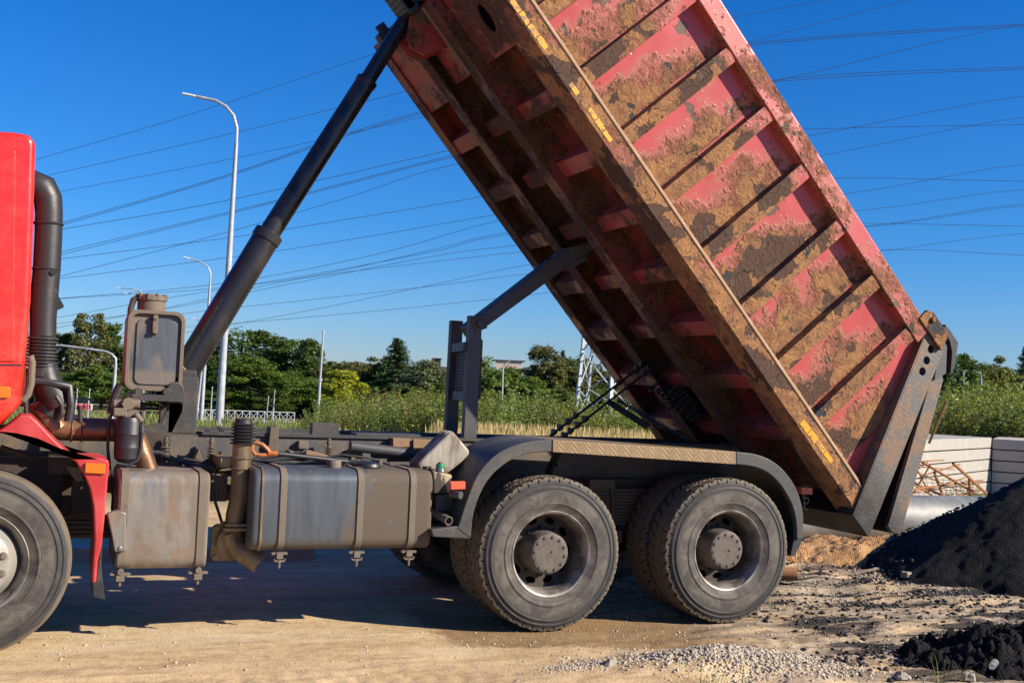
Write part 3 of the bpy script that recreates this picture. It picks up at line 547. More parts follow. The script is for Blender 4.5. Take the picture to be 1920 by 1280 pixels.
def tree(kind, px, pytop, wpx, D, label, hscale=1.):
    if kind not in protos: protos[kind] = tree_proto(kind, PROTO[kind][2], PROTO[kind][0], PROTO[kind][1]); o = protos[kind]
    else: o = copy_tree(protos[kind])
    f = foot(px, D); top = at(px, pytop, D)[2]; H = top-f[2]; base = {'round': 6.8, 'oval': 5.4, 'airy': 5.4, 'spruce': 5.6}[PROTO[kind][1]]
    o.location = f; wd = 1.25*wpx/CAMF*D*DS/base; o.scale = (wd, wd, H/9.55); o.rotation_euler = (0, 0, random.random()*6.28)
    setp(o, label, 'tree', 'trees along the far side of the field')
TREES = [('darkairy', 112, 628, 75, 92, 'left of the birch behind the cab'), ('birch', 163, 596, 95, 90, 'behind the raised cab pipe'), ('darkairy', 196, 612, 70, 95, 'just right of the tall birch'), ('maple', 190, 690, 110, 80, 'above the arrow sign'), ('maple', 60, 690, 130, 84, 'mostly hidden behind the red cab'),
 ('oak', 245, 640, 110, 96, 'behind the square grey tank'), ('ball', 300, 690, 120, 86, 'between the grey tank and the lamp posts'), ('oak', 350, 650, 110, 95, 'behind the foot of the black ram'),
 ('oak', 450, 616, 165, 98, 'tallest behind the big lamp post'), ('ball', 462, 672, 130, 78, 'right beside the big lamp post, in front of the tall oak'), ('darkoval', 408, 668, 90, 88, 'left of the big lamp post'), ('darkoval', 532, 642, 95, 94, 'second to the right of the big lamp post'), ('darkoval', 576, 638, 70, 92, 'with a pointed top left of the thin mast'), ('maple', 535, 700, 110, 82, 'low, above the white railing'),
 ('darkairy', 510, 715, 90, 76, 'low, behind the two thin posts'), ('oak', 610, 675, 110, 92, 'behind the thin mast'), ('yellow', 640, 697, 88, 70, 'beside the thin mast'), ('olive', 662, 672, 115, 88, 'behind the yellow-green tree'), ('maple', 700, 690, 90, 92, 'left of the ragged spruce'),
 ('spruce', 742, 638, 105, 80, 'ragged, standing highest left of the gantry posts'), ('darkoval', 728, 672, 95, 84, 'in front of the ragged spruce'), ('grey', 800, 680, 95, 76, 'left of the gantry posts'), ('olive', 842, 700, 90, 88, 'behind the gantry posts'), ('maple', 915, 678, 110, 78, 'right of the gantry posts'),
 ('maple', 868, 695, 80, 90, 'between the gantry posts'), ('olive', 975, 702, 110, 82, 'below the little rooftop box'), ('bare', 1020, 655, 100, 82, 'left of the lattice pylon'), ('oak', 1068, 668, 100, 92, 'just left of the lattice pylon'), ('olive', 1120, 682, 130, 88, 'behind the lattice pylon'), ('spruce', 1052, 660, 40, 95, 'thin, peeping over the crowns near the pylon'),
 ('maple', 1185, 690, 120, 88, 'right of the lattice pylon, behind the tub'), ('olive', 1270, 695, 130, 92, 'hidden behind the raised tub'),
 ('oak', 1790, 660, 80, 76, 'right of the tailgate'), ('olive', 1852, 674, 100, 80, 'between the right lamp posts and the spruce'), ('spruce', 1922, 655, 70, 62, 'at the right edge'), ('maple', 1745, 690, 90, 82, 'hidden behind the tailgate'), ('oak', 1885, 690, 90, 92, 'left of the right-hand spruce'), ('maple', 1965, 690, 120, 80, 'beyond the right edge'), ('darkoval', 1818, 700, 90, 70, 'behind the two right lamp posts')]
UND = 'low green undergrowth tree in the shade below the taller crowns'
random.seed(21)
for i in range(30):
    px = 350+i*30 if i < 27 else 1740+(i-27)*70; TREES.append((random.choice(['ball', 'darkoval', 'maple', 'ball', 'olive']), px+random.uniform(-10, 10), 708+random.uniform(-12, 18)+px*.012, random.uniform(75, 110), 74+random.uniform(0, 14), None))
for kd, px, py, wp, D, where in TREES: tree(kd, px, py, wp, D, KL[kd]+', '+where if where else 'low bushy tree in the understorey below the taller crowns')
# willow thicket in the field
def shrub_proto(seed, leaf, n=4200):
    g_ = np.random.default_rng(seed); root = empty('willow_shrub', (0, 0, 0)); t = MB(); V = []
    for k in range(46):
        a = g_.random()*6.28; lean = .1+.42*g_.random(); L = 1.2+1.0*g_.random(); d = np.array([math.cos(a)*lean, math.sin(a)*lean, 1]); b0 = np.array([math.cos(a), math.sin(a), 0])*.5*g_.random()
        pts = [b0+d*L*q+np.array([0, 0, -.1*lean*q*q]) for q in np.linspace(0, 1, 5)]; t.tube([tuple(p_) for p_ in pts], [.012, .01, .008, .006, .003], 4)
        cen = np.array([b0+d*L*q for q in np.linspace(.18, 1, 12)]); V.append(leaves(cen, np.linspace(.16, .05, 12), n//46, .048, seed*50+k, asp=.28))
    crownmesh('foliage', np.concatenate(V), LEAF[leaf], root); t.build('stem', M['bark'], root); return root
LEAF['willow'] = mk_leaf('leaf_willow', (.10, .155, .025), (.29, .34, .10), .4); LEAF['willow2'] = mk_leaf('leaf_willow_dark', (.10, .13, .022), (.29, .28, .06), .4)
sh = [shrub_proto(3, 'willow'), shrub_proto(4, 'willow2'), shrub_proto(5, 'willow', 5200)]; used = [0, 0, 0]
def shrub(px, pytop, D, label, wide=1., k=None):
    k = random.randrange(3) if k is None else k; o = sh[k] if not used[k] else copy_tree(sh[k]); used[k] = 1
    f = foot(px, D); H = at(px, pytop, D)[2]-f[2]; s = H/2.15; o.location = f; o.scale = (s*wide, s*wide, s); o.rotation_euler = (0, 0, random.random()*6.28)
    setp(o, label, 'shrub', 'willow shrubs in the field')
def top_at(px):
    xs_ = [540, 600, 640, 700, 760, 800, 830, 890, 940, 1000, 1060, 1120, 1180, 1260]; ys_ = [792, 775, 765, 752, 745, 742, 745, 762, 752, 740, 768, 776, 772, 780]; return float(np.interp(px, xs_, ys_))
random.seed(5)
for i in range(64):
    px = 590+i*10.7; D = 19+random.random()*9; shrub(px+random.uniform(-8, 8), top_at(px)-14+random.uniform(-8, 18), D, 'pale green willow shrub in the field beyond the truck frame', 1.35)
for i in range(22): px = 1730+i*13; shrub(px, 742+random.uniform(-16, 14), 19+random.random()*6, 'pale green willow shrub in the thicket behind the concrete slabs', 1.25)
for i in range(8): shrub(1740+i*30, 700+random.uniform(0, 30), 26+random.random()*5, 'tall willow shrub at the back of the thicket behind the slabs', 1.1)
for i, (px, py, D) in enumerate(((1822, 905, 13.4), (1790, 915, 13.6))): shrub(px, py, D, 'small green weed growing by the rebar under the slabs', .8, 2)
# tall grass
def grass(name, x, y, h, wid, mat, label, heads=0., lean=.25, seed=1, ground=True):
    g_ = np.random.default_rng(seed); n = len(x); a = g_.random(n)*6.28; z = gz(x, y)+(ground_h(x, y) if ground else 0); dx = np.cos(a); dy = np.sin(a); l = h*lean*g_.normal(size=n)
    la = g_.random(n)*6.28; lx, ly = np.cos(la)*l, np.sin(la)*l; V = []
    for q, wq in ((0, 1), (.5, .8), (1, .1)): 
        cx, cy, cz = x+lx*q*q, y+ly*q*q, z+h*q; V += [np.stack([cx-dx*wid*wq, cy-dy*wid*wq, cz], -1), np.stack([cx+dx*wid*wq, cy+dy*wid*wq, cz], -1)]
    V = np.stack(V, 1); F = np.array([(0, 1, 3, 2), (2, 3, 5, 4)])[None]+6*np.arange(n)[:, None, None]; V = V.reshape(-1, 3); F = F.reshape(-1, 4)
    if heads:
        m = g_.random(n) < heads; k = m.sum(); tx, ty, tz = (x+lx)[m], (y+ly)[m], (z+h)[m]; hd = .10+.08*g_.random(k); ww = wid*2.0
        q = np.stack([np.stack([tx, ty, tz-hd*.3], -1), np.stack([tx+dx[m]*ww, ty+dy[m]*ww, tz+hd*.2], -1), np.stack([tx+lx[m]*.1, ty+ly[m]*.1, tz+hd], -1), np.stack([tx-dx[m]*ww, ty-dy[m]*ww, tz+hd*.2], -1)], 1)
        F = np.concatenate([F, len(V)+np.arange(4*k).reshape(-1, 4)]); V = np.concatenate([V, q.reshape(-1, 3)])
    o = fromnp(name, V, F, mat); return setp(o, label, 'grass', None, 'stuff')
def scatter(px0, px1, D0, D1, n, seed):
    g_ = np.random.default_rng(seed); px = g_.uniform(px0, px1, n); D = D0+(D1-D0)*g_.random(n); c = CAMO[None]+(_fw[None]+CR[None]*(px[:, None]-960)/CAMF)*D[:, None]*DS; return c[:, 0], c[:, 1], g_
LEAF['straw'] = mk_leaf('dry_straw', (.34, .25, .11), (.60, .46, .24), .4); LEAF['gr'] = mk_leaf('green_grass', (.10, .14, .03), (.27, .27, .09), .4)
x, y, g_ = scatter(820, 1300, 12.5, 18.5, 15000, 1); grass('dry_grass', x, y, .55+.32*g_.random(len(x)), .006, LEAF['straw'], 'tall dry straw-coloured grass with seed heads behind the truck', .6, .12, 2)
x, y, g_ = scatter(250, 900, 16, 26, 16000, 3); grass('meadow_grass', x, y, (.25+.35*g_.random(len(x))), .012, LEAF['gr'], 'yellowish green meadow grass beyond the truck frame', .1, .3, 4)
x, y, g_ = scatter(-100, 2200, 26, 75, 30000, 5); grass('field_grass', x, y, .15+.25*g_.random(len(x)), .035, LEAF['gr'], 'green field grass stretching to the far trees', 0, .3, 6)
x, y, g_ = scatter(1690, 2200, 19, 24, 9000, 8); grass('weed_grass', x, y, .4+.5*g_.random(len(x)), .01, LEAF['gr'], 'green weeds growing round the concrete slabs', .1, .3, 9)
# grass tufts by the camera
def tuft(px, py, n, h, label, col='gr', wid=.0035, spread=.05, z=.0):
    p = un(px, py, z=z); g_ = np.random.default_rng(int(px)); x = p[0]+g_.normal(size=n)*spread; y = p[1]+g_.normal(size=n)*spread*.6; V = MB(); zz = ground_h(x, y)
    for i in range(n):
        a = g_.random()*6.28; L = h*(.5+.7*g_.random()); l = L*g_.uniform(.1, .7); b0 = np.array([x[i], y[i], zz[i]-.01]); d = np.array([math.cos(a), math.sin(a), 0]); w_ = np.array([-d[1], d[0], 0])*wid; prev = None
        pts = [b0+d*l*q*q+np.array([0, 0, L*q*(1-.25*q)]) for q in np.linspace(0, 1, 6)]
        VV = []
        for q, pt in enumerate(pts): VV += [pt-w_*(1-q/5.5), pt+w_*(1-q/5.5)]
        V.add(VV, [(2*q, 2*q+1, 2*q+3, 2*q+2) for q in range(5)])
    return setp(V.build('grass_tuft', LEAF[col], loc=(p[0], p[1], 0)), label, 'grass')
tuft(1335, 1290, 22, .20, 'green grass tuft on the gravel at the bottom edge', spread=.09)
tuft(1770, 1290, 12, .24, 'thin green blades in front of the black rubble', spread=.12)
tuft(1650, 1290, 3, .26, 'two thin reddish stalks rising from the ground at bottom right', 'straw', .0022, .03)
tuft(1440, 1230, 5, .14, 'few dry stalks on the ground near the gravel', 'straw', .0018, .2)

# ================================================================ STREET FURNITURE, PYLON, SIGN, BUILDINGS, WIRES
def lamp(name, Lb, D, pts, r0, r1, head, label, arm_r=None, hs=1.):
    r0, r1, arm_r = (r0*.75, r1*.75, arm_r*.7) if D > 40 else (r0, r1, arm_r); f = foot(Lb, D); base = at(Lb, 745, D); root = empty(name, f, label, 'street lamp', 'street lamps along the road beyond the field')
    P = [at(a, b_, D) for a, b_ in pts]; top = P[0]; m = MB(); m.tube([f-np.array([0, 0, .2]), top], [r0, r1], 12); m.build('pole', M['galv'], root)
    m = MB(); ar = arm_r or r1*.75; cur = [P[0]]+P[1:]; m.tube([P[0]-(P[0]-f)*.01]+P, ar, 8); m.build('arm', M['galv'], root)
    h = MB(); e = P[-1]; d = P[-1]-P[-2]; d = d/np.linalg.norm(d); h.bar(e, e+d*head*.75, head*.24, head*.11); h.build('lamp_head', M['white'], root, bevel=head*.05); return root
lamp('street_lamp', 413, 24, [(443, 268), (444, 240), (438, 217), (424, 200), (405, 189), (367, 181)], .125, .055, .52, 'tallest galvanised street lamp, just right of the black ram foot', .045)
lamp('street_lamp', 379, 42, [(394, 530), (395, 512), (390, 500), (376, 490), (357, 485)], .15, .07, .5, 'medium street lamp half hidden behind the black ram', .05)
lamp('street_lamp', 370, 70, [(385, 630), (386, 610), (378, 601), (368, 598)], .16, .09, .5, 'small farthest street lamp left of the medium one', .07)
lamp('street_lamp', 262, 60, [(269, 570), (268, 552), (262, 545), (250, 541), (226, 540)], .12, .08, .45, 'far street lamp whose head peeps over the grey tank, upper one', .06)
lamp('street_lamp', 272, 64, [(266, 580), (265, 560), (258, 552), (240, 550)], .12, .08, .45, 'far street lamp whose head peeps over the grey tank, lower one', .06)
lamp('street_lamp', 212, 34, [(217, 680), (217, 672), (210, 664), (200, 659), (160, 653), (112, 647)], .09, .06, .3, 'low lamp post with a long arm, left of the square grey tank', .045)
lamp('street_lamp', 943, 60, [(943, 690), (944, 684), (948, 681), (950, 680)], .1, .07, .35, 'small lamp post right of the gantry posts', .06)
lamp('street_lamp', 1840, 60, [(1840, 708), (1840, 703), (1838, 699), (1834, 698)], .1, .07, .16, 'right lamp post of the two beside the tailgate, with a short arm', .06)
lamp('street_lamp', 1806, 60, [(1807, 700), (1807, 697), (1811, 695)], .1, .07, .14, 'left lamp post of the two beside the tailgate', .06)
def pole(px, ptop, pxb, D, r, label):
    f = foot(pxb, D); top = at(px, ptop, D); m = MB(); m.tube([f, f+(top-f)*.45, top], [r, r*.8, r*.45], 10); m.tube([top, top+np.array([0, 0, .08])], r*.9, 8)
    m.disc(f+np.array([0, 0, 0]), r*2.2, .05, 'z', 12); m.tube([f+(top-f)*.52, f+(top-f)*.54], r*1.3, 10); return setp(m.build('metal_mast', M['galv'], loc=f), label, 'pole')
pole(606, 624, 597, 34, .065, 'thin tall mast in front of the yellow-green tree'); pole(398, 728, 396, 40, .04, 'short thin post between the lamp posts and the big lamp'); pole(503, 745, 501, 48, .05, 'left of two short thin posts at the railing')
pole(515, 734, 513, 48, .05, 'right of two short thin posts at the railing, with a small plate on top'); pole(145, 732, 144, 36, .035, 'left post behind the arrow sign'); pole(168, 732, 167, 36, .035, 'right post behind the arrow sign'); pole(1828, 742, 1828, 55, .05, 'faint thin post between the two right lamp posts')
# railing
root = empty('guard_railing', foot(450, 66), 'white cross-braced guard railing along the far road', 'railing'); m1 = MB(); m2 = MB(); prev = None
for i in range(17):
    px = 330+i*14.0; f = foot(px, 62+i*.3); t = f+np.array([0, 0, .95]); m3 = MB(); m3.bar(f, t, .06, .06, (0, 1, 0)); m3.build('post', M['galv'], root)
    if prev is not None:
        pf, pt = prev; m1.bar(pt, t, .045); m1.bar(pf+[0, 0, .22], f+[0, 0, .22], .035); m2.bar(pf+[0, 0, .22], f+[0, 0, .9], .026); m2.bar(pf+[0, 0, .9], f+[0, 0, .22], .026)
    prev = (f, t)
m1.build('rail', M['galv'], root); m2.build('cross_brace', M['galv'], root)
# lattice pylon
root = empty('lattice_pylon', foot(1112, 44), 'galvanised steel lattice pylon rising beside the raised tub', 'pylon')
D0, D1 = 42., 45.5
def leg(a, b, Da, Db, r): m = MB(); m.bar(at(*a, Da), at(*b, Db), r, r, (0, 1, 0)); m.build('leg', M['galv'], root); return at(*a, Da), at(*b, Db)
l1 = leg((1077, 800), (1142, 180), D0, D0+1.5, .15); l2 = leg((1143, 800), (1168, 180), D0-1.5, D0+1.2, .17); l3 = leg((1098, 795), (1152, 180), D1+1, D0+2.6, .12); l4 = leg((1212, 795), (1176, 180), D1, D0+2.4, .14)
m = MB()
def brace(la, lb, ph):
    ts = np.linspace(0, 1, 10)
    for i in range(9):
        a0 = la[0]+(la[1]-la[0])*ts[i]; a1 = la[0]+(la[1]-la[0])*ts[i+1]; b0 = lb[0]+(lb[1]-lb[0])*ts[i]; b1 = lb[0]+(lb[1]-lb[0])*ts[i+1]
        m.bar(a0, b1, .065, .05, (0, 1, 0)) ; m.bar(b0, a1, .065, .05, (0, 1, 0))
brace(l1, l2, 0); brace(l2, l4, 0); brace(l1, l3, 0); brace(l3, l4, 0); m.build('lattice', M['galv'], root)
m = MB(); q = at(1143, 776, D0-1.5); m.box(q[0]-.5, q[0]+.5, q[1]-.3, q[1]+.3, gz(q[0], q[1])-.2, q[2]); m.build('footing', M['concrete'], root, bevel=.04)
# arrow sign
D = 30; root = empty('arrow_sign', foot(152, D), 'red and white arrow board on two thin posts behind the truck', 'sign'); a, b, c_ = at(133, 757, D), at(173, 757, D), at(133, 768, D)
t = (b-a); up = np.array([0, 0, 1.]); hh = (a-c_)[2]; m = MB(); n_ = np.cross(t, up); n_ /= np.linalg.norm(n_); c0 = (a+b)/2-up*hh/2; th = t/2
m.obb(c0, th, n_*.02, up*hh/2); m.build('board', M['white'], root); m = MB(); L_ = np.linalg.norm(th)
for s_ in (-.72, -.28, .28, .72):
    sg = 1 if s_ > 0 else -1
    for v_ in (-1, 1):
        p0 = c0+th*s_-n_*-.025+up*hh*.36*v_; 
        m.bar(c0+th*(s_-.12*sg)+n_*.024+up*hh*.36*v_, c0+th*(s_+.14*sg)+n_*.024, .12, .012, n_)
m.disc(c0+n_*.03+np.array([0, 0, 0]), .085, .01, 'y', 16); m.build('arrow_mark', N('sign_red').fin((.65, .02, .02), .4), root)
m = MB(); c1 = (at(133, 748, D)+at(175, 752, D))/2; m.obb(c1, th*1.03, n_*.02, up*hh*.36); m.build('dark_panel', M['black'], root)
m = MB(); m.bar(foot(144, D), at(144, 748, D), .05, .05, (0, 1, 0)); m.bar(foot(167, D), at(167, 750, D), .05, .05, (0, 1, 0)); m.build('post', M['galv'], root)
# buildings
def building(px0, px1, top, D, cols, label, box=None):
    a, b = foot(px0, D), foot(px1, D); zt = at((px0+px1)/2, top, D)[2]; t = (b-a); t[2] = 0; L = np.linalg.norm(t); t /= L; nn = np.array([-t[1], t[0], 0]); c = (a+b)/2+nn*6; zc = (a[2]+zt)/2
    root = empty('building', (c[0], c[1], a[2]), label, 'building'); m = MB(); m.obb((c[0], c[1], zc), t*L/2, nn*6, (0, 0, (zt-a[2])/2)); m.build('wall', cols[0], root)
    m = MB(); m.obb((c[0], c[1], zt+.25), t*(L/2+.2), nn*6.2, (0, 0, .25)); m.build('roof', cols[1], root)
    for j in range(4):
        for i in range(5): m = MB(); q = a+t*L*(i+.5)/5; m.obb((q[0], q[1], zt-1.6-3*j), t*.7, nn*.05, (0, 0, .7)); m.build('window', M['bottle'], root)
    if box:
        q = at(box[0], box[1], D); m = MB(); m.obb((q[0], q[1]+4, zt+1.2), t*box[2], nn*1.5, (0, 0, 1.0)); m.build('roof_box', box[3], root, bevel=.03); m = MB(); m.obb((q[0], q[1]+4, zt+2.3), t*box[2]*1.2, nn*1.8, (0, 0, .12)); m.build('roof_box_lid', M['black'], root)
M['dred'] = N('dark_red_cladding').fin((.10, .03, .045), .7); M['beige'] = N('beige_render').fin((.62, .50, .40), .8)
building(814, 868, 692, 190, (M['dred'], M['dred']), 'dark red flat-roofed building far off behind the gantry posts', (829, 688, .9, M['black']))
building(950, 1010, 695, 200, (M['darkmetal'], M['darkmetal']), 'dark building far off with a pale box on its roof', (966, 690, 3.2, M['beige']))
# wires: every conductor is one long sagging cable crossing the whole sky
W = [[(-60, 340), (340, 220), (700, 102), (1000, 8), (1400, -110)], [(-60, 364), (85, 330), (420, 254), (750, 175), (1250, 60), (1700, -20)], [(-60, 392), (105, 361), (420, 301), (700, 240), (1300, 105), (1700, 2), (2000, -60)],
 [(-60, 470), (115, 422), (420, 333), (780, 216), (1200, 130), (1420, 84), (1920, 50)], [(-60, 465), (115, 418), (420, 330), (780, 212), (1200, 126), (1420, 80), (1920, 46)],
 [(-60, 460), (115, 430), (420, 377), (830, 285), (1250, 190), (1470, 152), (1920, 130)], [(-60, 515), (112, 473), (420, 400), (640, 345), (850, 291), (1250, 195), (1465, 150), (1920, 45)], [(-60, 520), (112, 478), (420, 403), (640, 348), (840, 297), (1250, 205), (1470, 148), (1920, 126)],
 [(-60, 508), (110, 486), (420, 447), (640, 413), (896, 370), (1250, 300), (1528, 253), (1920, 180)], [(-60, 560), (105, 520), (420, 437), (640, 374), (851, 309), (1200, 255), (1521, 242), (1920, 234)],
 [(-60, 542), (105, 523), (420, 484), (620, 455), (920, 404), (1250, 345), (1552, 290), (1920, 220)], [(-60, 574), (115, 559), (420, 531), (700, 478), (929, 415), (1250, 345), (1580, 334), (1920, 340)],
 [(-60, 577), (115, 560), (400, 541), (600, 515), (820, 466), (945, 437), (1300, 390), (1598, 362), (1920, 308)], [(-60, 620), (102, 596), (312, 559), (600, 512), (820, 470), (947, 441), (1300, 410), (1618, 394), (1920, 355)],
 [(-60, 612), (102, 607), (312, 579), (500, 541), (820, 479), (960, 461), (1300, 420), (1637, 419), (1920, 424)], [(-60, 640), (102, 615), (312, 577), (560, 523), (820, 490), (971, 473), (1300, 440), (1642, 422), (1920, 382)],
 [(-60, 640), (112, 627), (335, 589), (600, 560), (820, 535), (995, 513), (1300, 485), (1668, 468), (1920, 478)], [(-60, 660), (200, 646), (337, 625), (431, 609), (590, 580), (820, 532), (988, 497), (1350, 440), (1642, 424), (1920, 386)],
 [(-60, 650), (225, 632), (337, 614), (431, 607), (737, 580), (1026, 549), (1350, 512), (1668, 469), (1920, 438)]]
def catmull(L, n=6):
    L = [np.array(q, float) for q in L]; L = [2*L[0]-L[1]]+L+[2*L[-1]-L[-2]]; o = []
    for i in range(1, len(L)-2):
        for k in range(n):
            t = k/n; o.append(.5*((2*L[i])+(-L[i-1]+L[i+1])*t+(2*L[i-1]-5*L[i]+4*L[i+1]-L[i+2])*t*t+(-L[i-1]+3*L[i]-3*L[i+1]+L[i+2])*t**3))
    o.append(L[-2]); return o
for i, L in enumerate(W):
    L = [(-260, L[0][1]+(L[0][1]-L[1][1])*.8)]+L+[(2200, L[-1][1]*1.15-L[-2][1]*.15)]
    m = MB(); D = 58+2.2*i; m.tube([at(q[0], q[1], D) for q in catmull(L)], .022 if i > 2 else .016, 5); o = m.build('power_line', M['cable'], loc=at(960, L[3][1], D))
    setp(o, 'thin dark overhead power line crossing the blue sky behind the truck', 'power line', 'overhead power lines across the sky')

# ================================================================ THE TRUCK
TR = empty('dump_truck', (0, 1.25, 0), 'red dump truck with its rusty tub tipped up and tailgate open', 'truck'); O = (0, 0, 0)
OFF[TR.name] = np.array((0, 1.25, 0.))
def lab(o, s): o['label'] = s; return o
# ---- wheels
def tyre_mesh(name, R0, W_, lugs, tread, front=False):
    # profile across the tyre: (radius, y) from outer bead (y=0 side) over the tread to the inner bead
    prof = [(.292, .045), (.300, .020), (.325, .008), (.348, .002), (.353, -.003), (.361, -.003), (.366, .001), (.41, -.002), (.452, .003), (.457, -.001), (.463, -.001), (.468, .005), (.485, .010), (.490, .006), (.496, .007), (.503, .014), (R0-.028, .020), (R0-.012, .026)]
    nt_ = 26; tr = [(R0-.004*abs(2*k/(nt_-1)-1)**3, .030+(W_-.06)*k/(nt_-1)) for k in range(nt_)]
    back = [(a, W_-b) for a, b in prof[::-1]]; pr = np.array(prof+tr+back); na = lugs*12 if tread else 120; ang = np.arange(na)/na*2*np.pi
    Rr = np.repeat(pr[:, 0][None], na, 0); Yy = np.repeat(pr[:, 1][None], na, 0); i0, i1 = len(prof), len(prof)+nt_
    if tread:
        s = np.linspace(-1, 1, nt_)[None]; ph = ang[:, None]*lugs/(2*np.pi)
        curve = 1.15*np.abs(s)**.8; g1 = np.mod(ph+curve+(s > 0)*.5, 1.) < .17; g2 = np.abs(np.abs(s)-.36-.05*np.sin(ph*2*np.pi)) < .045; g3 = (np.mod(ph*.5-2.1*s, 1.) < .07) & (np.abs(s) < .36); g = g1 & (np.abs(s) > .3) | g2 | g3
        Rr[:, i0:i1] -= np.where(g, .024, 0)
        notch = np.mod(ang*lugs/(2*np.pi)+1.15, 1.) < .11; notch2 = np.mod(ang*lugs/(2*np.pi)+1.65, 1.) < .11
        for k in (i0-1, i0-2): Rr[notch2, k] -= .014
        for k in (i1, i1+1): Rr[notch, k] -= .014
        Yy[notch2, i0-1] += .006
    else:
        for c in (.2, .4, .6, .8): k = i0+int(c*nt_); Rr[:, k] -= .013
    X = Rr*np.cos(ang)[:, None]; Z = Rr*np.sin(ang)[:, None]; V = np.stack([X, Yy, Z], -1).reshape(-1, 3); n = pr.shape[0]
    i = np.arange(na)[:, None]; j = np.arange(n-1)[None]; i2 = (i+1) % na; F = np.stack([i*n+j, i*n+j+1, i2*n+j+1, i2*n+j], -1).reshape(-1, 4)
    o = fromnp(name, V, F, M['rubber']); o.data.shade_smooth(); o.data.set_sharp_from_angle(angle=R(38)); return o
def mat_xz(y): return Matrix(((1, 0, 0, 0), (0, 0, 1, y), (0, 1, 0, 0), (0, 0, 0, 1)))
def rear_wheel(flip=False):
    wl = bpy.data.objects.new('wheel', None); COL.objects.link(wl); OFF[wl.name] = np.array((0, 0, 0))
    t = tyre_mesh('tyre', .54, .312, 40, True); t.parent = wl
    m = MB(); m.lathe([(.285, .022), (.2985, .014), (.303, .018), (.300, .027), (.288, .032), (.279, .05), (.266, .085), (.262, .13), (.262, .30)], O, 'y', 72); m.build('rim', M['rim'], wl, smooth=True, ang=60)
    hol = [circle(.218*math.cos(a), .218*math.sin(a), .040, .024, a+math.pi/2, 16) for a in [2*math.pi*(k+.5)/10 for k in range(10)]]
    d = holed(circle(0, 0, .266, n=60), hol, .012, 'rim_disc', M['grime'], mat_xz(.22), wl)
    m = MB()
    for k in range(10): a = 2*math.pi*k/10; m.lathe([(.0005, -.03), (.013, -.03), (.016, -.022), (.016, 0), (.02, 0.004)], (.168*math.cos(a), .215, .168*math.sin(a)), 'y', 6); m.build('wheel_nut', M['grime'], wl); m = MB()
    m = MB(); m.lathe([(.0005, .040), (.10, .041), (.132, .041), (.140, .046), (.144, .055), (.150, .12), (.165, .22)], O, 'y', 48)
    m.build('hub', M['hub'], wl, ang=50)
    m = MB()
    for k in range(12): a = 2*math.pi*(k+.3)/12; m.lathe([(.0005, -.008), (.0095, -.008), (.011, -.005), (.011, 0)], (.118*math.cos(a), .0405, .118*math.sin(a)), 'y', 6); m.build('hub_bolt', M['hub'], wl); m = MB()
    m.disc((.012, .034, .02), .008, .008, 'y', 10); m.build('hub_bolt', M['hub'], wl); return wl
def inner_wheel():
    wl = bpy.data.objects.new('wheel', None); COL.objects.link(wl); OFF[wl.name] = np.array((0, 0, 0)); t = bpy.data.objects.new('tyre', bpy.data.meshes['tyre']); COL.objects.link(t); t.parent = wl
    m = MB(); m.lathe([(.285, .022), (.2985, .014), (.303, .018), (.288, .032), (.266, .085), (.262, .13), (.262, .30)], O, 'y', 48); m.disc((0, .15, 0), .26, .02, 'y', 40); m.disc((0, -.02, 0), .16, .3, 'y', 30); m.build('rim', M['grime'], wl); return wl
W0 = rear_wheel(); W0.parent = TR; W0.location = (0, -1.25, .531); lab(W0, 'front dual rear wheel, outer tyre'); W0.rotation_euler = (0, .3, 0)
W1 = copy_tree(W0, TR); W1.location = (1.46, -1.25, .535); W1.rotation_euler = (0, 1.1, 0); lab(W1, 'rearmost wheel, outer tyre')
I0 = inner_wheel(); I0.parent = TR; I0.location = (0, -1.25+.345, .531)
I1 = copy_tree(I0, TR); I1.location = (1.46, -1.25+.345, .535); I1.rotation_euler = (0, .4, 0)
for x_ in (0, 1.46):
    for dy in (2.19, 1.845): q = copy_tree(I0, TR); q.location = (x_, -1.25+dy-.0, .531)
def front_wheel():
    wl = bpy.data.objects.new('wheel', None); COL.objects.link(wl); OFF[wl.name] = np.array((0, 0, 0)); t = tyre_mesh('tyre', .54, .312, 40, False); t.parent = wl
    m = MB(); m.lathe([(.285, .022), (.2985, .012), (.303, .016), (.300, .027), (.285, .035), (.268, .055), (.25, .09), (.24, .11)], O, 'y', 72); m.build('rim', M['rim'], wl, ang=60)
    m = MB(); m.lathe([(.0005, -.035), (.075, -.035), (.095, -.02), (.11, -.012), (.19, -.008), (.205, .005), (.21, .02), (.235, .06), (.245, .11)], O, 'y', 60); m.build('wheel_disc', M['hubpale'], wl, ang=60)
    m = MB()
    for k in range(10): a = 2*math.pi*(k+.45)/10; m.lathe([(.0005, -.045), (.012, -.045), (.0155, -.036), (.0155, -.014), (.024, -.012), (.026, -.006)], (.165*math.cos(a), 0, .165*math.sin(a)), 'y', 8); m.build('wheel_nut', M['cast'], wl); m = MB()
    return wl
F0 = front_wheel(); F0.parent = TR; F0.location = (-3.678, -1.25, .531); lab(F0, 'front wheel with pale hub, cut by the left edge')
q = copy_tree(F0, TR); q.location = (-3.678, 1.25, .531); q.rotation_euler = (0, 0, math.pi)
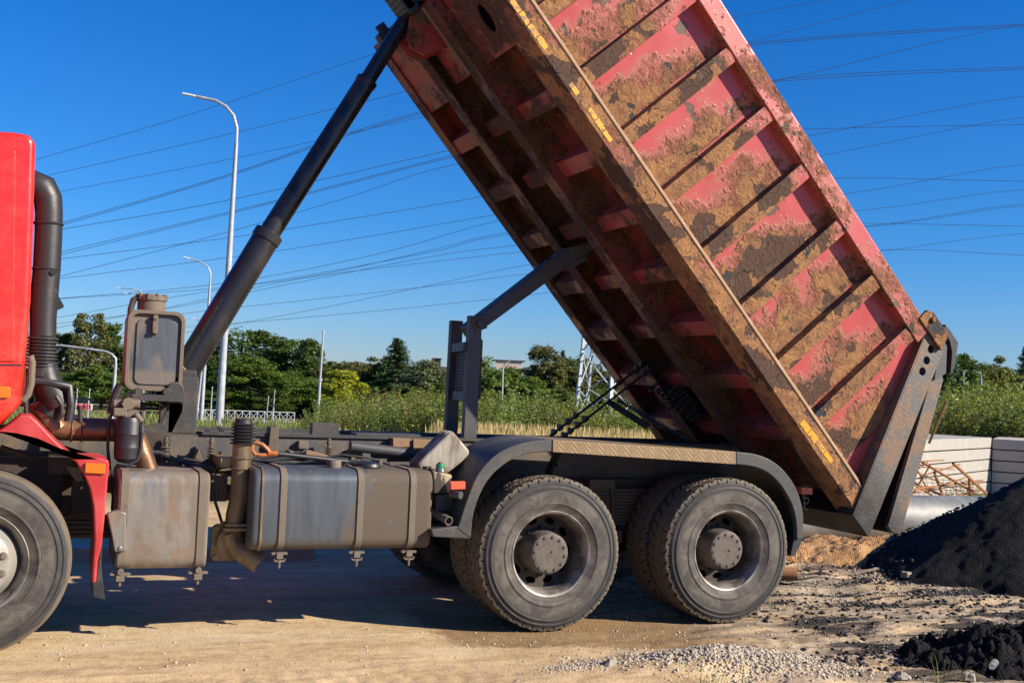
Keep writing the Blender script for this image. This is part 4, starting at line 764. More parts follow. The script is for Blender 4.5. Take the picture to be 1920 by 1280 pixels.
# ---- chassis
fr = MB()
for yy in (.85, 1.65):
    s_ = 1 if yy < 1 else -1
    fr.box(-4.6, 2.35, yy, yy+.009*s_ if s_ > 0 else yy+.009, .98, 1.26); fr.box(-4.6, 2.35, *sorted((yy, yy+.085*s_)), 1.252, 1.262); fr.box(-4.6, 2.35, *sorted((yy, yy+.085*s_)), .978, .988)
FR = fr.build('chassis_frame', M['frame'], TR, bevel=.003)
m = MB()
for x_ in (-3.3, -2.3, -1.2, -.4, .7, 1.9, 2.34): m.box(x_-.05, x_+.05, .86, 1.64, 1.03, 1.22)
m.build('cross_member', M['frame'], FR, bevel=.005)
m = MB(); m.box(-2.32, 2.3, .83, .92, 1.262, 1.285); m.box(-2.32, 2.3, 1.58, 1.67, 1.262, 1.285); m.box(-1.55, -1.35, .84, .93, 1.262, 1.37); m.box(-1.2, -.7, .93, 1.1, 1.262, 1.30)
m.build('sub_frame', M['darkmetal'], FR, bevel=.004)
m = MB(); m.box(.62, .78, .84, 1.66, .55, .98); m.box(-.3, 1.7, .80, .845, .72, 1.0); m.tube([(0, .3, .53), (0, 2.2, .53)], .11, 14); m.tube([(1.46, .3, .53), (1.46, 2.2, .53)], .11, 14)
m.lathe([(.001, -.25), (.12, -.22), (.22, -.1), (.24, 0), (.22, .12), (.1, .3), (.001, .32)], (0, 1.25, .53), 'x', 20); m.lathe([(.001, -.25), (.12, -.22), (.22, -.1), (.24, 0), (.22, .12), (.1, .3), (.001, .32)], (1.46, 1.25, .53), 'x', 20)
m.tube([(-3.2, 1.25, .9), (-1.6, 1.25, .8), (0, 1.25, .6)], .06, 12); m.box(-4.4, -3.0, .95, 1.6, .6, 1.2); m.box(-3.6-.07, -3.6+.07, .3, 2.2, .42, .55)
m.build('axle', M['grime'], TR, bevel=.01)
m = MB()
for k in range(11): L = .82-.055*k; m.box(.7-L, .7+L, .74, .83, .80-.026*k+.10, .822-.026*k+.10)
for x_ in (.55, .62, .82): m.tube([(x_, .72, .97), (x_+.02, .715, .8), (x_+.03, .72, .50)], .014, 6)
m.box(.5, .92, .70, .86, .50, .60); m.box(.6, .82, .66, .9, .93, 1.0); m.build('leaf_spring', M['rod'], TR)
m = MB()
for k in range(5): m.box(-4.3, -2.9, .55, .64, .60+.03*k, .622+.03*k)
m.build('leaf_spring', M['rod'], TR)
# under-cab darkness: engine, steering, brackets
m = MB(); m.box(-4.5, -3.2, .72, .84, .6, 1.1); m.box(-3.3, -2.95, .4, .84, 1.02, 1.12); m.box(-4.5, -3.62, .5, 2.1, 1.15, 1.7); m.box(-3.5, -3.1, 1.0, 1.6, .9, 1.35)
m.tube([P3(0, 838, .35), P3(35, 850, .35), P3(60, 860, .4)], .02, 8); m.box(-3.15, -2.95, .5, .6, .75, .98); m.lathe([(.001, 0), (.12, 0), (.12, .3), (.001, .3)], (-3.62, .55, .75), 'x', 20); m.build('engine', M['grime'], TR, bevel=.012)
# ---- cab
cp = TL([(-330, 235), (20, 246), (52, 251), (63, 258), (66.5, 272), (62, 410), (57, 560), (50, 640), (46, 680), (40, 757), (2, 797), (-60, 812), (-330, 812)], 0.02)
cab = MB().ext(cp, 'y', .02, 2.48).build('cab', M['cab'], TR, bevel=.075, seg=5)
m = MB().ext(TL([(-300, 275), (20, 277), (30, 284), (27, 560), (28, 678), (-300, 676)], 0.0), 'y', .010, .03); m.build('cab_side_panel', M['cab'], cab, bevel=.008, seg=3)
m = MB().ext(TL([(-40, 724), (16, 724), (20, 728), (20, 742), (16, 746), (-40, 746)]), 'y', .000, .03); m.build('marker_light', M['amber'], cab, bevel=.006)
m = MB().ext(TL([(-40, 682), (41, 683), (40.5, 686), (-40, 685)]), 'y', .018, .024); m.build('seam', M['black'], cab)
m = MB().ext([(-3.56, .08), (-3.52, .08), (-3.52, 2.4), (-3.56, 2.4)], 'z', 1.5, 2.9); m.build('rear_wall', M['black'], cab)
m = MB(); m.tube([P3(a, b_, .08) for a, b_ in ((55, 672), (57, 668), (60, 680), (58, 720), (52, 740), (42, 750))], .022, 10); m.build('grab_pipe', M['cast'], cab)
# ---- front fender
ff = TL([(-60, 800), (0, 806), (20, 792), (38, 778), (56, 778), (70, 790), (100, 822), (132, 852), (142, 857), (186, 857), (203, 862), (205, 872), (202, 900), (197, 960), (191, 1020), (184, 1050), (180, 1092), (172, 1092), (174, 1050), (177, 1010), (175, 950), (168, 915), (157, 890), (142, 866), (110, 843), (70, 825), (30, 815), (0, 812), (-60, 816)])
fe = MB().ext(ff, 'y', -.01, .40).build('front_fender', M['fpaint'], TR, bevel=.012, seg=3)
m = MB().ext(TL([(160, 867), (198, 869), (197, 888), (159, 886)], -.02), 'y', -.03, -.008); m.build('marker_light', M['amber'], fe, bevel=.004)
m = MB().ext(TL([(191, 1005), (193, 1004), (190, 1060), (192, 1085), (197, 1124), (175, 1118), (174, 1092), (180, 1090)]), 'y', .0, .38); m.build('mud_flap', M['hose'], fe, bevel=.004)
m = MB(); m.ext(TL([(123, 873), (150, 876), (158, 900), (143, 902), (135, 892)], .3), 'y', .28, .30); m.build('bracket', M['cast'], fe, bevel=.004)
# ---- muffler
x0, z1 = T(222, 885, .08); x1, z0 = T(390, 1066, .08)
mf = MB().ext(rrect((.08+.72)/2, (z0+z1)/2, .64, z1-z0, .075), 'x', x0+.01, x1-.012); MF = mf.build('muffler', M['muff'], TR, bevel=.012, seg=3, smooth=False)
for px in (233, 379):
    xa = T(px, 950, .08)[0]; m = MB(); o1 = rrect(.40, (z0+z1)/2, .656, z1-z0+.016, .08); m.ext(o1, 'x', xa-.022, xa+.022); m.build('strap', M['cast'], MF)
    m = MB(); m.box(xa-.06, xa+.06, .10, .14, z0-.035, z0-.02); m.box(xa-.025, xa+.025, .09, .13, z0-.07, z0-.03); m.tube([(xa, .11, z0-.03), (xa, .11, z0-.10)], .01, 8); m.disc((xa, .085, z0-.01), .02, .05); m.build('clamp', M['cast'], MF, bevel=.004)
m = MB().ext(TL([(200, 962), (222, 955), (236, 960), (236, 1032), (214, 1033), (208, 1000)], .06), 'y', .03, .10); m.disc((*(T(225, 1027, .03)), 0)[:1]+(.02, T(225, 1027, .03)[1]), .014, .02); m.build('end_bracket', M['muff'], MF, bevel=.01)
m = MB(); m.tube([P3(a, b_, .45) for a, b_ in ((248, 800), (256, 822), (272, 862), (282, 892))], .062, 20); m.tube([P3(250, 802, .45), P3(254, 812, .45)], .068, 20); m.build('inlet_pipe', M['copper'], MF)
# ---- exhaust stack
ys = .33; ax_ = T(451, 900, ys)[0]
m = MB(); zt = T(451, 830, ys)[1]; zb = T(451, 985, ys)[1]; r_ = .062
m.tube([(ax_, ys, zt), (ax_, ys, zt-.35), (ax_-.02, ys, zb+.08), (ax_-.025, ys, zb)], r_, 28); ST = m.build('exhaust_stack', M['stack'], TR)
m = MB()
for pz in (857, 877): zz = T(451, pz, ys)[1]; m.lathe([(r_, -.007), (r_+.012, -.005), (r_+.012, .005), (r_, .007)], (ax_, ys, zz), 'z', 28)
m.build('clamp_ring', M['stack'], ST); m = MB(); m.box(ax_-.13, ax_-.05, ys+.02, ys+.45, T(451, 868, ys)[1]-.03, T(451, 868, ys)[1]+.03)
m.build('stay', M['stack'], ST); m = MB(); zz = zb+.01; m.ext(rrect(ax_-.015, ys, .18, .17, .03), 'z', zz-.035, zz-.015); m.ext(rrect(ax_-.015, ys, .17, .16, .03), 'z', zz-.008, zz+.012); m.tube([(ax_-.02, ys, zz-.12), (ax_-.02, ys, zz)], .055, 20)
m.build('flange', M['stack'], ST, bevel=.003)
m = MB(); zz = T(451, 830, ys)[1]
pr = []; 
for k in range(7): h = .125*k/6; pr += [(.058, h), (.086-.005*k*.3, h+.006), (.087-.005*k*.3, h+.010), (.058, h+.016)]
m.lathe([(.05, -.01)]+pr+[(.056, .15), (.056, .17), (.05, .17), (.048, .02)], (ax_, ys, zz-.01), 'z', 32); m.build('bellows', M['hose'], ST)
m = MB(); e0 = np.array(P3(436, 1018, ys)); e1 = np.array(P3(452, 1034, ys-.02)); e2 = np.array(P3(486, 1056, ys-.06)); m.pipe([e0+np.array([-.02, 0, .07]), e0, e1, e2], .064, .058, 28)
m.ext(rrect(e0[0]-.03, e0[2]+.0, .20, .24, .04), 'y', ys+.04, ys+.07); m.disc((e0[0]-.02, ys-.03, e0[2]+.01), .085, .07, 'y', 28)
for sx in (-1, 1):
    for sz in (-1, 1): m.disc((e0[0]-.03+sx*.075, ys+.01, e0[2]+sz*.095), .016, .04, 'y', 8)
m.build('outlet_elbow', M['stack'], ST)
# ---- fuel tank
x0, z1 = T(478, 879, .06); x1, z0 = T(807, 1029, .06); cz_ = (z0+z1)/2
ft = MB(); nx = 40; pf = rrect(.40, cz_, .68, z1-z0, .085, 6); npf = len(pf); V = []; xs_ = np.concatenate([[x0, x0+.004, x0+.012, x0+.025], np.linspace(x0+.05, x1-.05, nx), [x1-.025, x1-.012, x1-.004, x1]]); sc = [.955, .98, .993, 1]+[1]*nx+[1, .993, .98, .955]
for i, xx in enumerate(xs_):
    for (a, b_) in pf:
        V.append((xx, .40+(a-.40)*sc[i], cz_+(b_-cz_)*sc[i]))
F = [(i*npf+j, (i+1)*npf+j, (i+1)*npf+(j+1) % npf, i*npf+(j+1) % npf) for i in range(len(xs_)-1) for j in range(npf)]+[tuple(range(npf)), tuple((len(xs_)-1)*npf+j for j in range(npf-1, -1, -1))]
ft.add(V, F); FT = ft.build('fuel_tank', M['tank'], TR, ang=50)
m = MB(); q_ = T(491, 950, .06)[0]; m.ext(rrect(.40, cz_, .70, z1-z0+.014, .095, 6), 'x', q_-.006, q_+.008); m.build('end_seam', M['stack'], FT)
for px in (531, 676, 774):
    xa = T(px, 950, .05)[0]; m = MB(); m.ext(rrect(.40, cz_, .70, z1-z0+.018, .095, 6), 'x', xa-.021, xa+.021); m.build('strap', M['cast'], FT, bevel=.003)
    m = MB(); m.box(xa-.05, xa+.05, .08, .12, z0-.025, z0-.012); m.box(xa-.02, xa+.02, .07, .10, z0-.05, z0-.01); m.tube([(xa, .085, z0-.02), (xa, .085, z0-.11)], .008, 8); m.tube([(xa-.035, .085, z0-.05), (xa-.03, .085, z0-.065), (xa, .085, z0-.07), (xa+.03, .085, z0-.065), (xa+.035, .085, z0-.05)], .007, 6); m.build('clamp', M['cast'], FT)
m = MB(); m.lathe([(.0005, .05), (.045, .05), (.05, .04), (.05, 0)], (T(626, 868, .3)[0], .30, z1+.0), 'z', 20); m.build('filler_cap', M['cast'], FT)
m = MB(); m.lathe([(x_, y_) for x_, y_ in ((.3, 0), (.3, .001))][:0] or [(.0005, 0), (.001, 0)], (0, 0, -9), 'z', 3)
# ---- hydraulic / coolant tank behind the cab, intake stack, filter canister
yh = .95; x0, z1 = T(243, 582, yh); x1, z0 = T(337, 732, yh)
m = MB().ext(rrect((x0+x1)/2, (z0+z1)/2, x1-x0, z1-z0, .06), 'y', yh, yh+.42); HT = m.build('oil_tank', M['htank'], TR, bevel=.02, seg=3)
ring = rrect((x0+x1)/2, (z0+z1)/2, x1-x0+.02, z1-z0+.02, .065); inn = rrect((x0+x1)/2, (z0+z1)/2, x1-x0-.032, z1-z0-.032, .055); n = len(ring); V = [(a, yh-.03, b_) for a, b_ in ring]+[(a, yh-.03, b_) for a, b_ in inn]+[(a, yh+.02, b_) for a, b_ in ring]+[(a, yh+.005, b_) for a, b_ in inn]
m = MB().add(V, [(j, (j+1) % n, n+(j+1) % n, n+j) for j in range(n)]+[(j, 2*n+j, 2*n+(j+1) % n, (j+1) % n) for j in range(n)]+[(n+j, n+(j+1) % n, 3*n+(j+1) % n, 3*n+j) for j in range(n)]); m.build('tank_rim', M['cast'], HT, bevel=.004)
m = MB().ext(rrect((x0+x1)/2+.01, (z0+z1)/2-.01, x1-x0-.085, z1-z0-.085, .045), 'y', yh-.012, yh+.01); m.build('raised_panel', M['htank'], HT, bevel=.006)
m = MB(); q = P3(291, 606, yh-.03); m.box(q[0]-.018, q[0]+.018, yh-.045, yh-.01, q[2]-.075, q[2]+.055); m.disc((q[0], yh-.055, q[2]+.04), .018, .02); m.disc((q[0], yh-.055, q[2]-.055), .018, .02); m.build('latch', M['cast'], HT, bevel=.005)
m = MB(); q = np.array(P3(285, 575, yh+.1)); m.lathe([(.0005, .115), (.09, .115), (.105, .10), (.105, .075), (.095, .07), (.095, -.02)], (q[0], yh+.15, q[2]-.03), 'z', 28)
for k in range(10): a = k*.628; m.disc((q[0]+.098*math.cos(a), yh+.15+.098*math.sin(a), q[2]+.05), .012, .04, 'z', 6)
m.build('filler_neck', M['cast'], HT)
m = MB(); m.tube([P3(a, b_, yh+.12) for a, b_ in ((282, 558), (262, 556), (250, 562), (245, 580), (244, 600))], .022, 10); m.build('vent_hose', M['fpaint'] if 0 else M['grime'], HT)
m = MB(); xa, za = T(247, 738, yh-.05); xb, zb_ = T(345, 754, yh-.05); m.box(xa, xb, yh-.08, yh+.45, zb_, za); m.disc(P3(261, 734, yh-.07), .028, .05); m.disc(P3(313, 735, yh-.07), .028, .05)
m.ext(TL([(315, 754), (341, 754), (340, 770), (325, 800), (318, 815), (262, 815), (262, 800), (300, 790)], yh+.1), 'y', yh+.0, yh+.04); m.ext(TL([(250, 815), (262, 754), (275, 754), (272, 815)], yh+.1), 'y', yh+.2, yh+.24); m.build('tank_bracket', M['darkmetal'], HT, bevel=.005)
yi = .42
m = MB(); pts = [P3(a, b_, yi) for a, b_ in ((52, 352), (66, 347), (80, 352), (90, 372), (92, 400), (91, 440), (88, 500), (83, 560), (81, 600), (81, 630))]
m.tube([(pts[0][0]-.05, yi+.1, pts[0][2]-.01)]+pts, [.09, .09, .095, .09, .085, .082, .082, .082, .082, .078, .078], 24); IN = m.build('air_intake_pipe', M['black'], TR)
m = MB(); zz = T(81, 640, yi)[1]; c0 = np.array(P3(81, 630, yi)); pr = [(.07, 0)]
for k in range(9): pr += [(.093, -.012-.021*k), (.093, -.02-.021*k), (.078, -.024-.021*k), (.078, -.030-.021*k)]
m.lathe(pr, c0, 'z', 28); m.tube([c0+np.array([0, 0, -.20]), c0+np.array([.003, 0, -.25])], .088, 28); m.build('bellows', M['hose'], IN)
m = MB(); m.tube([P3(a, b_, yi) for a, b_ in ((81, 684), (85, 710), (98, 735), (112, 760))], [.082, .088, .09, .08], 20); m.tube([P3(a, b_, yi+.05) for a, b_ in ((88, 720), (96, 750), (84, 775))], .09, 18); m.build('lower_elbow', M['black'], IN)
m = MB(); m.lathe([(.086, -.008), (.092, 0), (.086, .008)], P3(91, 420, yi), 'z', 24); m.lathe([(.084, -.005), (.09, 0), (.084, .005)], P3(86, 505, yi), 'z', 24); m.disc(P3(100, 510, yi-.09), .018, .05); m.box(*sorted((P3(62, 545, yi)[0], P3(73, 545, yi)[0])), yi-.02, yi+.05, T(66, 575, yi)[1], T(66, 540, yi)[1])
m.build('pipe_clamp', M['black'], IN); m = MB(); m.ext(TL([(104, 548), (110, 556), (120, 574), (106, 580), (102, 570)], yi+.1), 'y', yi+.08, yi+.3); m.build('rubber_flap', M['black'], IN)
m = MB()
for L, r_, y_ in (([(50, 712), (90, 717), (130, 725), (133, 760), (128, 790)], .028, .35), ([(105, 742), (116, 760), (115, 780), (108, 790)], .012, .3), ([(48, 750), (50, 790), (46, 800)], .014, .3), ([(150, 760), (151, 800)], .014, .5)): m.tube([P3(a, b_, y_) for a, b_ in L], r_, 10)
m.build('hose', M['black'], TR)
m = MB(); m.tube([P3(a, b_, .55) for a, b_ in ((95, 802), (130, 804), (215, 806))], .075, 24)
for px in (134, 153): c0 = P3(px, 805, .55); m.lathe([(.076, -.006), (.084, 0), (.076, .006)], c0, 'x', 24)
EP = m.build('exhaust_pipe', M['copper'], TR); m = MB(); m.tube([P3(a, b_, .5) for a, b_ in ((72, 752), (80, 770), (92, 790), (104, 806))], .09, 20); m.build('turbo_elbow', M['copper'], EP)
m = MB(); c0 = P3(103, 797, .42); m.disc(c0, .035, .05); m.build('pipe_end_cap', M['cast'], EP)
yc = .38; x_, zc = T(237, 870, yc)
m = MB(); zt = T(237, 785, yc)[1]; m.lathe([(.0005, 0), (.05, .0), (.078, .03), (.082, .09), (.084, .10), (.082, .105), (.084, .18), (.086, .185), (.084, .19), (.086, zt-zc-.03), (.075, zt-zc), (.0005, zt-zc)], (x_, yc, zc+.01), 'z', 32); FC = m.build('air_filter_canister', M['black'], TR)
m = MB(); zt2 = T(237, 760, yc)[1]; m.ext(rrect(x_, yc+.03, .19, .14, .02), 'z', zt+.01, zt2-.03); m.tube([P3(212, 757, yc), P3(262, 757, yc)], .03, 12); m.disc(P3(241, 757, yc-.06), .042, .06, 'y', 8); m.tube([P3(254, 775, yc-.05), P3(266, 790, yc-.05)], .02, 10); m.box(x_-.1, x_-.02, yc-.08, yc-.02, zt+.02, zt+.07); m.build('canister_head', M['cast'], FC, bevel=.006)
m = MB(); m.tube([P3(a, b_, yc-.05) for a, b_ in ((266, 770), (267, 800), (264, 840), (258, 862), (240, 872), (220, 868))], .011, 8); m.tube([P3(265, 795, yc-.05), P3(266, 812, yc-.05)], .02, 8)
m.tube([P3(a, b_, yc+.05) for a, b_ in ((215, 760), (204, 790), (202, 840), (206, 880))], .01, 8); m.tube([P3(a, b_, yc+.1) for a, b_ in ((225, 722), (215, 745), (208, 775))], .028, 10); m.build('hose', M['hose'], FC)
# ---- hoses and mounts along the frame
m = MB(); m.tube([P3(a, b_, .62) for a, b_ in ((275, 848), (300, 848), (330, 862), (360, 872), (400, 876), (440, 872), (490, 866), (560, 856), (640, 866), (700, 876))], .015, 8); m.tube([P3(a, b_, .66) for a, b_ in ((470, 862), (520, 856), (600, 862), (690, 872))], .018, 8); m.tube([P3(a, b_, .6) for a, b_ in ((480, 870), (540, 866), (600, 880), (680, 880))], .012, 8)
m.build('hose', M['hose'], TR)
m = MB()
for px in (309, 394, 614):
    c0 = np.array(P3(px, 866, .78)); c0[1] = .76; m.tube([c0, c0+[0, 0, .17]], .014, 8)
    for k in range(5): m.lathe([(.02, -.006), (.032, 0), (.02, .006)], c0+np.array([0, 0, .02+.02*k]), 'z', 16)
    m.disc(c0+np.array([0, 0, .13]), .02, .02, 'z', 6); m.box(c0[0]-.12, c0[0]+.12, .70, .84, c0[2]-.02, c0[2]-.005)
m.box(-2.6, -1.9, .78, .84, 1.02, 1.06); m.ext(TL([(360, 862), (370, 840), (378, 864)], .8), 'y', .72, .83); m.ext(TL([(405, 865), (413, 845), (420, 866)], .8), 'y', .72, .83); m.ext(TL([(505, 800), (520, 797), (520, 848), (500, 848)], .85), 'y', .80, .95)
m.build('frame_bracket', M['rod'], FR, bevel=.004)
m = MB().ext(TL([(265, 806), (318, 815), (318, 860), (262, 860)], .84), 'y', .80, .835); m.build('frame_plate', M['grime'], FR)
m = MB(); m.ext(TL([(384, 804), (392, 806), (400, 814), (384, 813)], 1.0), 'y', .98, 1.0); m.ext(TL([(405, 797), (412, 799), (426, 814), (400, 814), (410, 808)], 1.0), 'y', .98, 1.0); m.build('hook', M['black'], FR)
m = MB()
for L, r_, y_ in (([(520, 850), (560, 848), (610, 858), (670, 862), (730, 868)], .011, .70), ([(478, 862), (530, 872), (590, 868), (650, 874), (706, 870)], .010, .52), ([(560, 868), (600, 860), (640, 852), (690, 858), (740, 872)], .008, .60),
                  ([(640, 876), (655, 866), (672, 864), (684, 872), (676, 880), (656, 880)], .009, .35), ([(300, 862), (340, 858), (380, 866), (425, 868)], .008, .70), ([(730, 872), (760, 876), (790, 890), (800, 900)], .010, .45), ([(395, 905), (400, 930), (410, 960), (418, 985)], .010, .5), ([(402, 880), (408, 905), (405, 940)], .007, .45),
                  ([(210, 880), (206, 905), (212, 930), (210, 955)], .009, .3), ([(845, 925), (850, 950), (843, 975), (830, 990)], .008, .2)):
    m = MB(); m.tube([P3(a, b_, y_) for a, b_ in L], r_, 8); m.build('cable', M['hose'], TR)
m = MB()
for a, b_, y_ in ((545, 851, .70), (600, 858, .70), (660, 862, .70), (340, 860, .70), (410, 868, .6), (712, 868, .6)): c0 = P3(a, b_, y_); m.box(c0[0]-.014, c0[0]+.014, y_-.03, y_+.12, c0[2]-.03, c0[2]+.025); m.build('cable_clip', M['cast'], TR, bevel=.003); m = MB()
m = MB(); 
for a0, b0, a1, b1, y_ in ((396, 888, 425, 940, .62), (300, 866, 330, 880, .74), (655, 842, 680, 862, .76), (560, 826, 578, 842, .80)): p_, q_ = T(a0, b0, y_), T(a1, b1, y_); m = MB(); m.box(p_[0], q_[0], y_, y_+.08, q_[1], p_[1]); m.build('valve_block', M['cast'], TR, bevel=.008)
# ---- rear fenders
fo = TL([(1034, 824), (1000, 826), (968, 833), (938, 846), (914, 865), (892, 894), (874, 938), (862, 975), (857, 990)]); fi = TL([(882, 1009), (884, 985), (889, 955), (902, 920), (920, 892), (942, 872), (965, 858), (995, 849), (1033, 846)])
def smc(L): return [tuple(q) for q in catmull(L, 4)]
fo, fi = smc(fo), smc(fi)
m = MB(); n = len(fo); fo2 = [(a-.012, b_-.03) if 0 else (a, b_) for a, b_ in fo]; m.ext(fo+fi, 'y', -.01, .04); m.ext(fo+[(a+.018*(1 if i > 8 else .2), b_-.018) for i, (a, b_) in list(enumerate(fo))[::-1]], 'y', .02, .64)
RF = m.build('rear_fender', M['fender'], TR, bevel=.01)
m = MB().ext(TL([(808, 992), (862, 985), (884, 996), (882, 1010), (812, 1006)]), 'y', -.005, .5); m.build('fender_foot', M['fender'], RF, bevel=.008)
m = MB().ext(TL([(1035, 824), (1378, 846.5), (1378, 870), (1035, 847)]), 'y', -.014, .03); a, b_ = T(1035, 824), T(1378, 846.5); m.ext([a, b_, (b_[0], b_[1]-.01), (a[0], a[1]-.01)], 'y', .0, .64); m.build('checker_plate', M['checker'], RF, bevel=.004)
ro = TL([(1379, 846.5), (1410, 850), (1438, 859), (1464, 877), (1486, 905), (1499, 935), (1505, 968), (1504, 1008)]); ri = TL([(1493, 1010), (1492, 985), (1487, 955), (1476, 930), (1458, 903), (1436, 884), (1410, 874), (1379, 870)])
ro, ri = smc(ro), smc(ri); m = MB(); m.ext(ro+ri, 'y', -.01, .04); m.ext(ro+[(a-.015, b_-.015) for a, b_ in ro[::-1]], 'y', .02, .64); m.build('rear_arch', M['fender'], RF, bevel=.01)
m = MB().ext(TL([(1490, 1004), (1504, 1008), (1502, 1020), (1490, 1042), (1482, 1042)], .02), 'y', .02, .62); m.build('mud_flap', M['hose'], RF, bevel=.004)
m = MB().ext(TL([(845, 903), (873, 902), (873, 917), (846, 918)], -.03), 'y', -.03, .02); lab(m.build('marker_light', M['redlens'], RF, bevel=.005), 'faded orange side marker light')
m = MB(); m.tube([P3(846, 925, .02), P3(864, 928, -.05)], .026, 16); m.build('rubber_buffer', M['fender'], RF); m = MB(); m.tube([P3(815, 1000, .1), P3(840, 995, .1), P3(852, 975, .1)], .012, 8); m.build('hose', M['hose'], RF)
m = MB(); m.pipe([P3(800, 955, .35), P3(842, 976, .02)], .030, .024, 18); m.build('tube_bracket', M['cast'], RF)
m = MB(); m.tube([P3(1046, 848, .3), P3(1030, 880, .5), P3(1028, 900, .7)], .03, 8); m.disc(P3(1052, 868, .3), .03, .08); m.tube([P3(1045, 860, .3), P3(1062, 870, .3)], .015, 8); m.build('fender_stay', M['darkmetal'], RF)
m = MB().ext(TL([(1497, 912), (1518, 913), (1518, 926), (1497, 925)], .1), 'y', .06, .16); TLg = m.build('tail_lamp', M['redlens'], TR, bevel=.004)
m = MB(); m.tube([P3(1507, 926, .12), P3(1508, 935, .12)], .012, 8); m.lathe([(.022, -.008), (.03, 0), (.022, .008), (.016, 0), (.022, -.008)], P3(1512, 938, .12), 'y', 14); m.tube([P3(1508, 940, .12), P3(1508, 952, .12), P3(1514, 956, .12)], .01, 8); m.build('lamp_bracket', M['cast'], TLg)
# battery box and bottles
m = MB().ext(TL([(806, 882), (842, 888), (843, 916), (838, 922), (810, 924), (806, 923)], .25), 'y', .18, .5); BB = m.build('battery_box', M['cream'], TR, bevel=.015)
m = MB().ext(TL([(808, 924), (842, 920), (840, 958), (808, 956)], .3), 'y', .2, .5); m.build('lower_box', M['black'], BB, bevel=.01)
# ---- telescopic ram
yr = 1.25; p0 = np.array(P3(342, 705, yr)); p1 = np.array(P3(505, 437, yr)); p2 = np.array(P3(688, 152, yr)); p3 = np.array(P3(810, -40, yr)); d = (p3-p0)/np.linalg.norm(p3-p0)
m = MB(); m.tube([p0-d*.25, p0+d*.02, p0+d*.02, p1], .101, 36); m.lathe([(.01, 0)], O, 'y', 3) if 0 else None
m.tube([p1-d*.07, p1-d*.065, p1+d*.0, p1+d*.005], [.101, .109, .109, .101], 36)
def mk_ram(nm, c, r_): n = N(nm); a = n.noise(5, 7, .6, n.coord((1, 1, .5))); return n.fin(n.mix(n.ss(a, .45, .7, 0, .55), c, (.065, .055, .048)), n.ss(a, .3, .7, r_, r_+.25), .25, n.bump(n.noise(20, 6), .12, .003))
RM = m.build('hydraulic_ram', mk_ram('ram_outer', (.022, .021, .024), .18), TR, ang=30)
m = MB(); m.tube([p1, p2], .079, 36); m.tube([p2-d*.04, p2-d*.035, p2+d*.004, p2+d*.006], [.079, .085, .085, .079], 36); m.build('middle_stage', mk_ram('ram_mid', (.016, .018, .025), .12), RM, ang=30)
m = MB(); m.tube([p2, p3], .061, 36); m.build('inner_stage', mk_ram('ram_in', (.018, .021, .03), .1), RM, ang=30)
m = MB(); m.obb(p0-d*.05, (.10, 0, 0), (0, .2, 0), (0, 0, .09)); m.box(p0[0]-.12, p0[0]+.08, .95, 1.0, 1.26, p0[2]); m.box(p0[0]-.12, p0[0]+.08, 1.5, 1.55, 1.26, p0[2]); m.tube([(p0[0]-.08, .9, p0[2]-.1), (p0[0]-.08, 1.6, p0[2]-.1)], .06, 16); m.build('ram_mount', M['darkmetal'], RM, bevel=.01)
m = MB(); m.tube([P3(338, 684, yr-.13), P3(352, 698, yr-.14), P3(362, 706, yr-.12)], .008, 6); m.build('wire_tie', M['rebar'], RM)
# ---- gantry posts and support arm
m = MB(); yn, yf = 1.02, 1.55
def postb(pxt, pyt, pxb, pyb, y_, w_, dd): a, b_ = T(pxt, pyt, y_), T(pxb, pyb, y_); m_ = MB(); m_.ext([(a[0]-w_/2, a[1]), (a[0]+w_/2, a[1]), (b_[0]+w_/2, b_[1]), (b_[0]-w_/2, b_[1])], 'y', y_, y_+dd); return m_
GP = postb(893, 592, 881, 832, yn, .105, .07).build('gantry', M['prop'], TR, bevel=.004)
m = postb(858, 601, 846, 830, yf, .10, .07); m.build('far_post', M['darkmetal'], GP, bevel=.004)
for (pa_, pb_) in (((868, 641), (862, 658)), ((864, 734), (860, 752))):
    z_a, z_b = T(880, pa_[1], yn)[1], T(880, pb_[1], yn)[1]; xa = T(886, pa_[1], yn)[0]; xb = T(853, pa_[1], yf)[0]; m = MB(); m.bar((xa-.03, yn+.04, (z_a+z_b)/2), (xb, yf+.03, (z_a+z_b)/2), .05, abs(z_a-z_b)); m.build('cross_bar', M['prop'], GP, bevel=.004)
m = MB(); xa = T(886, 700, yn)[0]; xb = T(853, 700, yf)[0]
for k in range(14):
    q = k/13; m.bar((xa*(1-q)+xb*q, yn*(1-q)+yf*q+.03, T(880, 736, yn)[1]), (xa*(1-q)+xb*q+.005, yn*(1-q)+yf*q+.03, T(880, 656, yn)[1]), .010)
    z_ = T(880, 656+80*q, yn)[1]; m.bar((xa, yn+.03, z_), (xb, yf+.03, z_), .010)
m.build('mesh_panel', M['darkmetal'], GP)
m = MB(); xa = T(903, 700, yn)[0]
for k in range(22): z_ = T(903, 636+k*5, yn)[1]; m.tube([(xa-.01, yn+.02, z_), (xa+.005, yn+.03, z_-.02), (xa-.01, yn+.04, z_-.034)], .009, 5)
m.build('chain', M['black'], GP)
m = MB(); A_ = np.array(P3(870, 618, 1.22)); B_ = np.array(P3(905, 603, 1.2)); D_ = np.array(P3(1062, 480, 1.3)); E_ = np.array(P3(1108, 458, 1.3))
